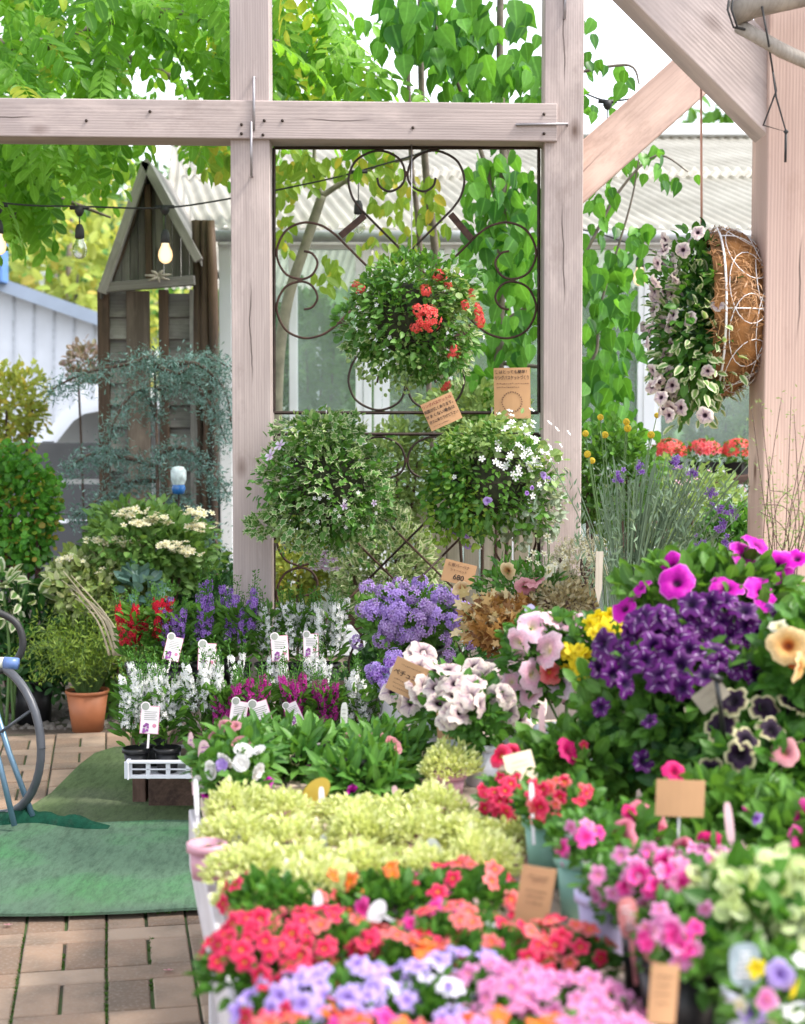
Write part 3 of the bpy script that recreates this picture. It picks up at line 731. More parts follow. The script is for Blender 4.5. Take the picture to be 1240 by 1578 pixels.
mb = MB(); a2, b2 = P(-260, 340, bd-.3), P(172, 492, bd-.3); slab(mb, (a2.x, bd-.3, a2.z-.14), (b2.x, bd-.3, b2.z-.14), (b2.x, bd-.3, b2.z+.03), (a2.x, bd-.3, a2.z+.03), 6.6); part('roof', mb, ROOFB, wb, False)
mb = MB(); c = P(62, 450, bd+1); mb.lathe([(.055, -.3), (.055, .22), (.09, .24), (.10, .30), (.07, .35), (.001, .36)], 12, tuple(c)); part('vent_pipe', mb, WHITEP, wb)
mb = MB(); c = P(-2, 405, bd-.4); mb.box(c, (.16, .3, .5)); o = part('blue_panel', mb, plain('blue_panel', (.10, .22, .5), .5), wb, False, bevel=.01)

# white car beyond the low grey fence
cd_ = 13.0; car = empty('parked_car', 'white car parked beyond the grey fence, its rounded front to the left', 'car', tuple(G(230, 920)))
CARW = plain('white_car_paint', (.80, .81, .83), .2, 0, .02, 2, 0)
prof = [(48, 800), (40, 740), (46, 690), (62, 672), (92, 634), (112, 621), (150, 614), (260, 612), (430, 622), (470, 700), (478, 800)]
mb = MB(); n_ = len(prof); V = []
for yy, inn in ((0, .12), (.12, 0), (1.5, 0), (1.62, .12)):
    for u, v_ in prof:
        p = P(u, v_, cd_); cc_ = P(260, 760, cd_); V.append((p.x+(cc_.x-p.x)*inn, cd_+yy, p.z + (cc_.z-p.z)*inn*(1 if v_ < 700 else 0)))
f = [(j*n_+i, j*n_+i+1, (j+1)*n_+i+1, (j+1)*n_+i) for j in range(3) for i in range(n_-1)] + [tuple(range(n_)), tuple(3*n_+i for i in range(n_))[::-1]]
mb.faces(V, f); part('body', mb, CARW, car)
CGL = plain('car_glass', (.45, .50, .52), .08, 0, .1, 1, 0)
mb = MB(); slab(mb, P(255, 690, cd_-.004), P(400, 690, cd_-.004), P(385, 636, cd_-.004), P(262, 636, cd_-.004), .01); part('side_window', mb, CGL, car, False)
for u in (120, 395):
    c = P(u, 815, cd_+.1); c.z = .31; mb = MB(); mb.tube([c-Vector((0, .12, 0)), c+Vector((0, .1, 0))], .31, 20); w_ = part('wheel', mb, BLACKR, car)
# low grey board fence
fd = 10.6; fe = empty('board_fence', 'low grey panel fence with white gaps in front of the car', 'fence', tuple(G(90, 990)))
GREYB = plain('grey_composite', (.16, .16, .18), .6, 0, .12, 5)
for (v0, v1) in ((682, 738), (746, 800), (806, 860), (868, 930)):
    mb = MB(); a, b = P(-200, v1, fd), P(172, v0, fd); mb.box((a+b)/2, (b.x-a.x, .03, b.z-a.z)); part('rail_board', mb, GREYB, fe, False, bevel=.004)
for u in (-180, -60, 74, 168):
    mb = MB(); a = P(u, 680, fd+.05); mb.box((a.x, fd+.05, a.z/2), (.07, .06, a.z)); part('post', mb, GREYB, fe, False)

# ---------------------------------------------------------------- the two near trees
TREEL = leafmat('ash_leaflet', (.05, .20, .02), (.22, .48, .045), c3=(.55, .52, .06), trans=.58)
def limb(mb, pts, r0, r1, n=7):
    k = len(pts); mb.tube(pts, [r0 + (r1-r0)*i/(k-1) for i in range(k)], n)
random.seed(21)
at = empty('ash_tree', 'big bright green tree with feathery leaves hanging over the left of the beam', 'tree', tuple(G(-420, 1085)))
wd = MB(); lf = MB()
trunk = [Vector((at.location.x, at.location.y, 0)), P(-430, 500, 8.0), P(-400, 200, 8.0), P(-360, -250, 8.0)]; limb(wd, trunk, .16, .09, 10)
TB = trunk[2]
paths = [
 [(-380, 120, 8), (-150, 60, 7.8), (60, 70, 7.6), (230, 20, 7.4), (360, 45, 7.3), (440, 70, 7.2), (540, 120, 7.2)],
 [(-390, 330, 8), (-200, 290, 8.0), (-40, 285, 8.1), (70, 300, 8.1), (170, 335, 8.0)],
 [(-370, -60, 8), (-150, -60, 7.4), (60, -20, 7.1), (200, -40, 7.0), (400, -60, 6.9), (500, 10, 7.0)],
 [(-380, 200, 8), (-200, 190, 7.3), (-60, 200, 7.2), (80, 150, 7.2), (160, 230, 7.2)],
 [(-370, 0, 8.2), (-100, -20, 8.6), (100, 60, 8.8), (250, 110, 8.9), (330, 190, 9.0), (350, 260, 9.0)],
 [(-380, 330, 8), (-200, 380, 7.6), (-50, 350, 7.5), (20, 330, 7.6), (60, 360, 7.7)],
 [(-370, -160, 8), (-100, -150, 8.4), (150, -100, 8.6), (330, 0, 8.8), (480, 60, 8.8), (600, 130, 8.8)],
 [(-370, 50, 8), (-200, 120, 8.9), (0, 150, 9.2), (120, 200, 9.4), (180, 240, 9.4)],
]
def in_gap(u, v):
    return ((u-228)/52)**2 + ((v-105)/42)**2 < 1 or ((u-175)/26)**2 + ((v-68)/22)**2 < .8 or (u > 430 and v > 30 + (u-430)*.35+70) or (u > 500 and v < (u-500)*.9+10) or (v > 205 and 168 < u < 300) or (v > 225 and u >= 300) or (v > 262 and u > 62) or v > 330
def unproj(p):
    d = p - Vector((0, 0, CH)); zc = d.y*cp - d.z*sp; yc = d.y*sp + d.z*cp
    return 620 + F*d.x/zc, 789 - F*yc/zc
for pi_, pth in enumerate(paths):
    pts = catmull([P(*q) for q in pth], 4); limb(wd, pts, .045, .006, 6)
    dens = (9, 9, 8, 9, 8, 8, 7, 8)[pi_]
    for i, p in enumerate(pts):
        if i < 3: continue
        for k in range(dens):
            off = Vector((random.gauss(0, .20), random.gauss(0, .28), random.gauss(.0, .16))); q = p + off
            u, v_ = unproj(q + Vector((0, 0, -.06)))
            if in_gap(u, v_): continue
            dirv = Vector((random.gauss(.45, .6), random.gauss(-.25, .6), random.gauss(-.55, .3)))
            lf.put(FROND, [tuple(q)], [tuple(dirv)], [(random.gauss(0, .3), random.gauss(-.5, .3), .8)], random.uniform(.22, .40), rnd=[min(1, max(0, random.gauss(.5, .28)))])
part('trunk', wd, BARK, at); part('crown', lf, TREEL, at)

dt = empty('dogwood_tree', 'slender tree with broad drooping pointed leaves behind the trellis', 'tree', tuple(P(765, 1000, 7.3).xy) + (0,))
BROADL = leafmat('dogwood_leaf', (.015, .10, .015), (.15, .40, .05), trans=.5, rough=.35)
wd = MB(); lf = MB()
limb(wd, catmull([(P(772, 900, 7.3).x, 7.3, 0), P(768, 700, 7.3), P(772, 400, 7.3), P(776, 250, 7.3), P(770, 60, 7.3), P(778, -200, 7.3)]), .028, .014)
limb(wd, catmull([(P(690, 900, 7.7).x, 7.7, 0), P(688, 650, 7.7), P(672, 400, 7.7), P(655, 250, 7.7), P(648, 60, 7.7), P(650, -200, 7.7)]), .026, .013)
limb(wd, catmull([(P(690, 900, 7.75).x, 7.75, 0), P(650, 420, 7.8), P(634, 250, 7.8), P(628, 60, 7.8), P(622, -200, 7.8)]), .016, .009)
limb(wd, catmull([P(772, 330, 7.3), P(720, 170, 7.3), P(690, 90, 7.2), P(660, 10, 7.2)]), .012, .005)
limb(wd, catmull([P(772, 260, 7.3), P(830, 140, 7.3), P(960, 100, 7.2), P(985, 130, 7.2)]), .012, .004)
limb(wd, catmull([P(770, 500, 7.3), P(880, 420, 7.2), P(950, 300, 7.2), P(1010, 240, 7.2), P(1060, 265, 7.2)]), .011, .003)
limb(wd, catmull([P(770, 560, 7.3), P(905, 560, 7.2), P(925, 470, 7.2), P(970, 320, 7.2), P(985, 240, 7.2)]), .010, .003)
regions = [  # u, v, ru, rv, count, size
 (600, 25, 50, 45, 34, .125), (680, 20, 70, 55, 60, .13), (760, 60, 70, 70, 80, .125), (700, 100, 40, 60, 26, .125), (790, 130, 42, 40, 45, .115), (735, 150, 45, 14, 22, .09),
 (640, 60, 60, 50, 30, .13), (770, 290, 60, 70, 130, .10), (740, 390, 40, 70, 80, .10), (800, 440, 45, 80, 130, .10), (760, 540, 60, 60, 110, .10), (800, 350, 35, 60, 70, .10), (740, 620, 60, 40, 70, .09),
 (925, 430, 45, 50, 70, .10), (940, 520, 45, 70, 120, .105), (920, 600, 45, 60, 90, .10), (950, 360, 60, 30, 40, .085), (990, 240, 30, 25, 22, .08), (930, 130, 45, 60, 20, .085), (905, 60, 14, 60, 12, .085),
 (920, 300, 40, 35, 30, .085), (1020, 270, 60, 10, 18, .07), (950, 250, 30, 16, 12, .07), (960, 660, 50, 40, 60, .08), (975, 410, 25, 60, 25, .07)]
for (u, v_, ru, rv, cnt, sz) in regions:
    for k in range(int(cnt*(.82 if v_ < 200 else .66))):
        a = random.random()*6.28; r_ = random.random()**.5
        d = 7.25 + random.gauss(0, .22); p = P(u + ru*r_*math.cos(a), v_ + rv*r_*math.sin(a), d)
        lf.put(CORD, [tuple(p)], [(random.gauss(0, .35), random.gauss(-.15, .3), -1 + random.gauss(0, .3))], [(random.gauss(0, .8), -1, random.gauss(.35, .6))], sz*random.uniform(.6, 1.15), rnd=[min(1, max(0, random.gauss(.45, .42)))])
part('trunk', wd, BARK, dt); part('crown', lf, BROADL, dt)

random.seed(5)
st_ = empty('slim_tree', 'slim pale-barked young tree leaning behind the upper trellis on the left', 'tree', tuple(P(425, 900, 7.9).xy) + (0,))
wd = MB(); lf = MB(); PB = plain('pale_olive_bark', (.24, .23, .17), .85, 0, .3, 20, .4)
limb(wd, catmull([(P(425, 900, 7.9).x, 7.9, 0), P(426, 640, 7.9), P(440, 480, 7.9), P(470, 380, 7.9), P(496, 302, 7.9)]), .034, .024)
limb(wd, catmull([P(496, 302, 7.9), P(485, 268, 7.9), P(480, 200, 7.9), P(440, 120, 7.9)]), .014, .006)
limb(wd, catmull([P(496, 302, 7.9), P(530, 280, 7.9), P(580, 255, 7.9), P(650, 235, 7.9), P(700, 180, 7.9)]), .017, .006)
for (u, v_, ru, rv, cnt) in ((455, 260, 45, 35, 70), (560, 250, 60, 28, 70), (620, 300, 50, 40, 55), (440, 330, 25, 60, 26), (330, 240, 30, 28, 60), (505, 420, 20, 30, 26), (470, 90, 60, 60, 60), (600, 370, 60, 30, 30), (660, 330, 30, 60, 30)):
    for k in range(cnt):
        a = random.random()*6.28; r_ = random.random()**.5; p = P(u + ru*r_*math.cos(a), v_ + rv*r_*math.sin(a), 7.9+random.gauss(0, .25))
        lf.put(LEAF, [tuple(p)], [(random.gauss(0, .6), random.gauss(0, .3), -1)], [(random.gauss(0, .6), -1, .6)], random.uniform(.05, .09))
part('trunk', wd, PB, st_); part('crown', lf, leafmat('light_tree_leaf', (.12, .26, .03), (.28, .42, .06), c3=(.60, .45, .06), trans=.5), st_)

# ---------------------------------------------------------------- string lights
def strand(name, label, pts, socks, lit):
    root = empty(name, label, 'string lights', tuple(P(*pts[0])), 0, 'strands of festoon bulbs')
    mb = MB(); mb.tube(catmull([P(*q) for q in pts], 6), .0045, 6); part('cable', mb, BLACKR, root)
    for (u, v_, d, hang, on, side) in socks:
        c = P(u, v_, d); mb = MB()
        mb.lathe([(.001, .012), (.018, .010), (.022, -.012), (.012, -.03), (.004, -.034)], 12, tuple(c))
        mb.box((c.x, c.y, c.z+.004), (.085, .018, .014))
        mb.tube([c-Vector((0, 0, .03)), c-Vector((0, 0, hang))], .003, 5)
        b = c - Vector((0, 0, hang)); mb.lathe([(.001, .004), (.012, 0), (.02, -.02), (.022, -.058), (.018, -.062)], 14, tuple(b))
        hd = part('lamp_holder', mb, BLACKR, root)
        mb = MB(); mb.lathe([(.016, -.058), (.020, -.075), (.031, -.098), (.034, -.118), (.028, -.140), (.014, -.152), (.001, -.155)], 18, tuple(b))
        part('bulb', mb, lit if on else BULBOFF, hd)
m, n, l, out = newmat('lit_bulb'); e = n.new('ShaderNodeEmission'); e.inputs[0].default_value = (1, .66, .30, 1); e.inputs[1].default_value = .38
lw = n.new('ShaderNodeLayerWeight'); lw.inputs[0].default_value = .35; l.new(ramp(n, l, lw.outputs['Facing'], [(.1, (1, .88, .62)), (.75, (1, .55, .18))]), e.inputs[0]); l.new(e.outputs[0], out.inputs[0]); LIT = m
m, n, l, out = newmat('unlit_bulb_glass'); g = n.new('ShaderNodeBsdfGlass'); g.inputs[0].default_value = (.93, .93, .9, 1); g.inputs['IOR'].default_value = 1.2; tt_ = n.new('ShaderNodeBsdfTransparent'); mx = n.new('ShaderNodeMixShader'); mx.inputs[0].default_value = .5
l.new(g.outputs[0], mx.inputs[1]); l.new(tt_.outputs[0], mx.inputs[2]); l.new(mx.outputs[0], out.inputs[0]); BULBOFF = m
strand('string_lights', 'black strand of festoon bulbs in front of the shed, one glowing before its gable', [(-300, 270, 6.9), (-3, 312, 7.0), (122, 318, 7.1), (254, 320, 7.2), (360, 305, 7.3), (450, 288, 7.3), (552, 264, 7.35), (700, 215, 7.4), (860, 120, 7.4)],
       [(-3, 318, 7.0, .06, True, 0), (122, 322, 7.1, .07, False, 0), (254, 320, 7.2, .10, True, 0), (552, 266, 7.35, .13, False, 0)], LIT)
strand('string_lights', 'black strand of festoon bulbs beside the brace at upper right', [(893, 140, 7.2), (935, 155, 7.2), (990, 150, 7.2), (1080, 140, 7.3), (1230, 100, 7.3)], [(936, 158, 7.2, .10, False, 0)], LIT)
strand('string_lights', 'black strand of festoon bulbs low behind the hanging moss-lined basket', [(880, 350, 8.1), (930, 362, 8.1), (985, 380, 8.0), (1060, 395, 8.0), (1200, 400, 8.0)], [(986, 381, 8.0, .04, True, 0)], LIT)
# ---------------------------------------------------------------- shared plant parts
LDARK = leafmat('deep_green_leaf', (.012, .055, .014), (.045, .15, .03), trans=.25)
LFRESH = leafmat('fresh_green_leaf', (.025, .105, .014), (.10, .26, .035), trans=.35)
LGREY = leafmat('silver_green_leaf', (.20, .27, .19), (.40, .47, .36), trans=.25)
LLIME = leafmat('golden_lime_leaf', (.48, .55, .16), (.74, .78, .38), trans=.35, c3=(.84, .84, .56))
LVAR = leafmat('cream_edged_ivy_leaf', (.05, .16, .03), (.13, .28, .06), edge=(.52, .58, .34), at=(.6, .85), trans=.3)
LVAR2 = leafmat('cream_edged_small_leaf', (.09, .22, .05), (.22, .36, .10), edge=(.66, .68, .42), at=(.3, .7), trans=.3)
LBLUE = leafmat('glaucous_needle', (.06, .14, .12), (.22, .36, .35), trans=.15)
LFEATH = leafmat('feathery_leaf', (.12, .24, .03), (.33, .45, .09), trans=.4)
LBRONZE = leafmat('bronze_leaf', (.16, .06, .02), (.42, .24, .08), trans=.35, c3=(.55, .38, .16))
LHOSTA = leafmat('white_margined_leaf', (.10, .24, .06), (.26, .38, .13), edge=(.75, .76, .55), at=(.35, .6))
STEMM = plain('green_stem', (.10, .19, .05), .6, 0, .2)
TWIG = plain('brown_twig', (.10, .06, .045), .8, 0, .3)
DRYM = plain('dry_straw', (.42, .36, .25), .8, 0, .3)
TERRA = plain('terracotta_plastic', (.42, .145, .06), .55, 0, .12, 8)
P_WHITE = petalmat('white_petal', [(0, (.75, .78, .45)), (.3, (.90, .90, .90)), (1, (.92, .92, .93))], trans=.3)
P_RED = petalmat('coral_red_petal', [(0, (.90, .55, .40)), (.4, (.86, .14, .14)), (1, (.92, .30, .28))], trans=.35, var=.4)
P_LAV = petalmat('lavender_petal', [(0, (.35, .15, .5)), (.3, (.50, .36, .72)), (1, (.66, .53, .84))], trans=.35, var=.3)
P_LILACW = petalmat('pale_lilac_petal', [(0, (.55, .2, .6)), (.35, (.80, .68, .86)), (1, (.90, .84, .92))], trans=.35)
P_MAG = petalmat('magenta_petal', [(0, (.35, .02, .2)), (.25, (.62, .07, .42)), (1, (.72, .16, .55))], trans=.35, var=.4)
P_VIOL = petalmat('violet_petal', [(0, (.25, .05, .35)), (.4, (.42, .22, .66)), (1, (.62, .46, .80))], trans=.35, var=.4)
P_YEL = petalmat('yellow_petal', [(0, (.60, .40, .02)), (.3, (.88, .72, .04)), (1, (.92, .82, .10))], trans=.35)
P_CREAM = petalmat('cream_petal', [(0, (.75, .6, .2)), (.3, (.88, .84, .6)), (1, (.92, .9, .8))])
COIR = plain('coconut_fibre', (.26, .115, .035), .95, 0, .75, 16, 1.0)
COREM = plain('light_block_dark', (.03, .035, .015), .95, 0, .6, 30, .8)  # for the dark cores added inside the flower balls

def lathe_me(name, prof, mat, n=24, key=None):
    mb = MB(); mb.lathe(prof, n); return mb.mesh(name, mat)
_pots = {}
def pot_mesh(mat, rt, rb, h, rim=.004):
    k = (mat.name, rt, rb, h)
    if k not in _pots:
        a = lathe_me('pot', [(.001, 0), (rb, 0), (rt-.002, h-.016), (rt-.002, h-.016), (rt+rim, h-.015), (rt+rim, h), (rt-.002, h), (rt-.006, h-.03), (.001, h-.03)], mat)
        b = lathe_me('soil', [(rt-.006, h-.014), (.001, h-.010)], SOIL)
        _pots[k] = (a, b)
    return _pots[k]
def aim(p, n_, roll=0.0, s=1.0):
    """matrix that puts a +Y-facing flower at p looking along n_"""
    y = Vector(n_).normalized(); q = y.to_track_quat('Y', 'Z')
    return Matrix.Translation(Vector(p)) @ q.to_matrix().to_4x4() @ Matrix.Rotation(roll, 4, 'Y') @ Matrix.Scale(s, 4)
_bl = {}
def bloom_mesh(kind, mat, name='bloom'):
    k = (kind, mat.name, random.randrange(4))
    if k not in _bl:
        mb = MB()
        if kind == 'pet': mb.put(PET, [(0,0,0)], [(0,1,0)], [(0,0,1)], 1.0)
        elif kind == 'star': mb.put(STARB, [(0,0,0)], [(0,1,0)], [(0,0,1)], 1.0)
        elif kind == 'small': mb.put(SMALL, [(0,0,0)], [(0,1,0)], [(0,0,1)], 1.0)
        elif kind == 'five': mb.put(FIVE, [(0,0,0)], [(0,1,0)], [(0,0,1)], 1.0)
        elif kind in ('head', 'densehead'):
            n_ = 26 if kind == 'head' else 70; d = rand_dirs(n_); d[:, 1] = np.abs(d[:, 1])*.9+.1; d = nrm(d)*(.8 + .45*rs.rand(n_))[:, None]
            mb.put(FIVE, d*np.array([.8, .5, .8]), d, rand_dirs(n_), .34 if kind == 'head' else .21)
        elif kind == 'double':
            for k2, (r_, n_) in enumerate(((.95, 9), (.75, 9), (.5, 8), (.28, 6))):
                a = 2*np.pi*np.arange(n_)/n_ + k2*.4; d = np.stack([np.cos(a), .3+.45*k2+0*a, np.sin(a)], 1)
                mb.put(T([(0,0,0), (-.42,.5,.06), (0,.55,-.02), (.42,.5,.06), (-.36,.95,.12), (0,1.0,.02), (.36,.95,.12)], [(0,2,1), (0,3,2), (1,2,5,4), (2,3,6,5)], [0,.6,.5,.6,1,1,1]), d*.02, d, np.tile([0, 1, 0], (n_, 1))+rand_dirs(n_)*.25, r_)
        if kind in ('pet', 'star', 'small'):
            v = mb.V[0]; ph = rs.rand(6)*6.28; r2 = v[:, 0]**2 + v[:, 2]**2; an = np.arctan2(v[:, 2], v[:, 0])
            v[:, 1] += r2*(.13*np.sin(an+ph[0]) + .13*np.sin(2*an+ph[1]) + .07*np.sin(5*an+ph[2]) + .035*rs.normal(size=len(v)))
            sc = 1 + r2*(.07*np.sin(2*an+ph[3]) + .05*np.sin(3*an+ph[4])); v[:, 0] *= sc; v[:, 2] *= sc
        if kind == 'double':
            d = rand_dirs(26); d[:, 1] = np.abs(d[:, 1]); mb.put(FIVE, d*np.array([.42, .25, .42])+np.array([0, .12, 0]), d+np.array([0, .6, 0]), rand_dirs(26), .20)
        _bl[k] = mb.mesh(name, mat)
    return _bl[k]
def bush(name, label, cat, u, v, d, ru, rv, n, tp, size, mat, group=None, ry=None, extra=(), stems=5, stemmat=None, jit=.6, upb=.25, base=None, shell=.3, kind=None):
    c = P(u, v, d); s_ = S(d); rad = (ru/s_, ry or ru/s_*.8, rv/s_)
    b = Vector((c.x, d, 0)) if base is None else Vector(base)
    root = empty(name, label, cat, tuple(b), 0, group)
    mb = MB(); clump(mb, c, rad, n, tp, size, jit=jit, upb=upb, shell=shell); part('foliage', mb, mat, root)
    if stems:
        mb = MB()
        for k in range(stems):
            a = k*2.4; e = c + Vector((math.cos(a)*rad[0]*.6, math.sin(a)*rad[1]*.6, rad[2]*.2)); q = b + Vector((math.cos(a)*.03, math.sin(a)*.03, 0))
            mb.tube(catmull([q, (q+e)/2 + Vector((random.uniform(-.04, .04), 0, .05)), e], 4), [.008]*8 + [.004], 5)
        part('stem', mb, stemmat or TWIG, root)
    for (pn, tp2, sz, n2, mt, pts) in extra:
        mb = MB()
        if pts is None: clump(mb, c, [r_*1.02 for r_ in rad], n2, tp2, sz, out=1, upb=.1, shell=.85, jit=.3); part(pn, mb, mt, root)
        else:
            for (uu, vv, dd) in pts:
                q = P(uu, vv, dd); mb = MB(); k = n2
                pp = np.array(q) + rs.normal(size=(k, 3))*np.array([.036, .03, .010]); mb.put(tp2, pp, np.tile([0, -.3, 1], (k, 1))+rs.normal(size=(k, 3))*.3, rand_dirs(k), sz*(.7+.6*rs.rand(k))); part(pn, mb, mt, root)
    return root

# ---------------------------------------------------------------- left bed
bush('golden_shrub', 'blurred golden-green shrub in front of the white building', 'shrub', 14, 625, 9.8, 62, 66, 1300, LEAF, .045, LYEL, stems=4)
bush('golden_shrub', 'muted mauve and green shrub beside the white car', 'shrub', 132, 560, 10.2, 34, 32, 340, LEAF, .045, leafmat('mauve_leaf', (.16, .17, .08), (.40, .30, .33)), stems=2)
bush('barberry_shrub', 'bright green shrub with a few orange leaf tips at left edge', 'shrub', 22, 790, 7.7, 72, 105, 3200, ROUND, .032, leafmat('orange_tipped_leaf', (.04, .17, .02), (.13, .36, .04), c3=(.40, .26, .04)), stems=9, stemmat=plain('purple_stem', (.12, .04, .05), .7))
con = empty('blue_conifer', 'blue-green weeping conifer with spreading branches before the shed', 'conifer', tuple(P(258, 1000, 8.2).xy) + (0,))
wd = MB(); lf = MB()
for pth in ([(240, 1060), (243, 800), (240, 620), (236, 540)], [(240, 640), (215, 600), (180, 640), (163, 700)], [(240, 600), (290, 590), (325, 625), (348, 680)], [(236, 560), (275, 575), (310, 548), (350, 565)], [(242, 720), (190, 705), (140, 700), (105, 722)],
            [(242, 740), (190, 745), (150, 770), (118, 795)], [(243, 700), (280, 690), (320, 720), (350, 760)], [(236, 545), (200, 560), (130, 575), (80, 600)], [(243, 800), (290, 790), (330, 830), (356, 900)], [(243, 860), (290, 860), (330, 900), (350, 960)], [(243, 880), (210, 900), (180, 940), (170, 980)],
            [(240, 570), (300, 560), (345, 600), (356, 650)], [(243, 780), (270, 770), (300, 800), (310, 860)]):
    pts = catmull([P(u, v_, 8.2 + .15*math.sin(u)) for u, v_ in pth], 10); limb(wd, pts, .014, .004, 5)
    for i, p in enumerate(pts):
        if pth[0][1] > 1000 and i < 20: continue
        k = 42 if pth[0][1] < 1000 else 10; q = np.array(p) + rs.normal(size=(k, 3))*np.array([.038, .055, .035]); q[:, 2] -= np.abs(rs.normal(size=k))*.025
        lf.put(NEED, q, rand_dirs(k) + np.array([0, 0, -.2]), rand_dirs(k), .030*(.7+.6*rs.rand(k)))
part('trunk', wd, TWIG, con); part('foliage', lf, LBLUE, con)
bush('viburnum_bush', 'leafy bush with flat white flower clusters at the foot of the shed', 'bush', 225, 850, 7.6, 105, 75, 2600, LEAF, .05, leafmat('viburnum_leaf', (.06, .17, .03), (.20, .34, .09)), stems=6,
     extra=[('flower_cluster', FIVE, .017, 34, P_CREAM, [(200, 790, 7.4), (215, 806, 7.35), (193, 835, 7.4), (302, 788, 7.4), (308, 812, 7.4), (150, 832, 7.4), (112, 862, 7.4), (175, 880, 7.4), (262, 840, 7.3), (130, 905, 7.4), (240, 800, 7.4), (285, 850, 7.4)])])
bush('variegated_dogwood', 'pale yellow and green variegated bush left of the viburnum', 'bush', 150, 905, 7.5, 85, 60, 1800, LEAF, .05, leafmat('pale_variegated_leaf', (.16, .27, .07), (.38, .44, .18), c3=(.6, .62, .38)), stems=5)
bush('evergreen_shrub', 'dark green shrub filling the bed behind the angelonia trays', 'shrub', 300, 945, 7.9, 110, 90, 2600, LEAF, .045, LDARK, stems=5)
bush('hosta', 'large white and green leaved hosta at the left edge', 'hosta', 8, 915, 7.35, 50, 40, 90, LEAF, .085, LHOSTA, stems=5, stemmat=STEMM, upb=.1)
bush('hosta', 'hosta with broad blue-green leaves beside the shed foot', 'hosta', 215, 905, 7.3, 34, 26, 60, LEAF, .07, leafmat('blue_hosta_leaf', (.07, .16, .14), (.14, .25, .22)), stems=3, stemmat=STEMM)
bush('fern_clump', 'dark fern clump in the shade behind the black pot', 'fern', 60, 990, 7.6, 85, 65, 150, FROND, .20, LDARK, stems=0)
bush('fern_clump', 'mid-green fern clump behind the terracotta pot', 'fern', 190, 1000, 7.7, 75, 65, 120, FROND, .18, LMID, stems=0)
mb = MB()
for k in range(10):
    u = 185+random.gauss(0, 7); top = (95 + k*5 + random.uniform(-12, 12), 880 + k*7); mb.tube(catmull([P(u, 1010, 7.0), P(u-20, 955, 7.0), P(*top, 7.05)], 5), [.007, .006, .006, .005, .005, .004, .004, .003, .003, .002, .002], 5)
solo('dry_stems', mb, DRYM, 'bundle of dry pale stems leaning over the terracotta pot', 'dry stems')
def potplain(name, label, cat, c, potm, rt, rb, h, group=None, rz=0, potname='pot'):
    root = empty(name, label, cat, tuple(c), rz, group); a, b = pot_mesh(potm, rt, rb, h); inst(potname, a, root); inst('soil', b, root); return root
c = G(135, 1126); r_ = potplain('potted_fennel', 'round terracotta pot of feathery yellow-green foliage on the bricks', 'potted plant', c, TERRA, .098, .072, .195)
mb = MB(); st = MB()
for k in range(260):
    a = random.random()*6.28; rr_ = random.random()**.6; e = c + Vector((math.cos(a)*rr_*.36, math.sin(a)*rr_*.26, .22 + random.uniform(.05, .48)*(1.1-.6*rr_)))
    b0 = c + Vector((math.cos(a)*.04, math.sin(a)*.04, .17)); mid = (b0+e)/2 + Vector((0, 0, .03+.12*rr_)); pts = catmull([b0, mid, e], 3); st.tube(pts, .0012, 3, cap=False)
    kk = 16; tt = rs.rand(kk); pp = np.array([tuple(pts[min(len(pts)-1, int(2+q*5))]) for q in tt]) + rs.normal(size=(kk, 3))*.022
    mb.put(NEED, pp, rand_dirs(kk)+np.array([0, 0, .5]), rand_dirs(kk), .032)
part('foliage', mb, LFEATH, r_); part('stem', st, STEMM, r_)
c = G(50, 1113); r_ = potplain('potted_shrub', 'black plastic pot of leafy shrub behind the hose reel', 'potted plant', c, BLACKPL, .105, .085, .215)
mb = MB(); clump(mb, c+Vector((0, 0, .42)), (.16, .14, .24), 300, LANCE, .09, upb=.8); part('foliage', mb, LDARK, r_)
mb = MB(); mb.tube([P(25, 1060, 7.15), P(36, 1035, 7.1), P(30, 1010, 7.1)], .012, 7); mb.tube([P(42, 1062, 7.15), P(36, 1035, 7.1)], .012, 7)
# pebbles
mb = MB(); PEB = T([(1,0,0), (.5,.8,0), (-.5,.8,0), (-1,0,0), (-.5,-.8,0), (.5,-.8,0), (.45,0,.6), (-.4,.1,.65)], [(0,1,6), (1,2,7,6), (2,3,7), (3,4,7), (4,5,6,7), (5,0,6)])
pp = []
for k in range(900):
    g = G(random.uniform(-60, 340), random.uniform(1070, 1124), .0); pp.append(tuple(g))
mb.put(PEB, pp, nrm(np.column_stack([rs.normal(size=(900, 2)), np.zeros(900)])), np.tile([0, 0, 1], (900, 1)), .010+.018*rs.rand(900)**2)
solo('gravel', mb, plain('grey_brown_pebble', (.20, .175, .15), .85, 0, .5, 8), 'mixed grey-brown gravel along the back edge of the bricks', 'gravel', kind='stuff', smooth=False)

# hose reel
HR = empty('hose_reel', 'garden hose reel with dark round rim and blue metal legs at left edge', 'hose reel', tuple(G(0, 1262)))
BLUEM = plain('blue_grey_metal', (.13, .22, .31), .4, .5, .15); RIMM = plain('dark_grey_plastic', (.075, .08, .095), .4, 0, .15)
def ell(cu, cv, d, rx, rz, rot, r_, k=40):
    c = P(cu, cv, d); cr, sr = math.cos(rot), math.sin(rot)
    return [c + Vector((rx*math.cos(t)*cr, rx*math.cos(t)*sr, rz*math.sin(t))) for t in [2*math.pi*i/k for i in range(k+1)]]
for dd, off in ((5.55, 0), (5.85, -150)):
    mb = MB(); mb.tube(ell(-12+off, 1138, dd, .272, .272, R(-38), .015), .0155, 8, cap=False); part('rim', mb, RIMM, HR)
    mb = MB(); c = P(-12+off, 1138, dd)
    for a in range(30, 390, 120):
        e = ell(-12+off, 1138, dd, .262, .262, R(-38), 0, 360)[a]; mb.tube([c, e], .006, 5)
    part('spoke', mb, RIMM, HR)
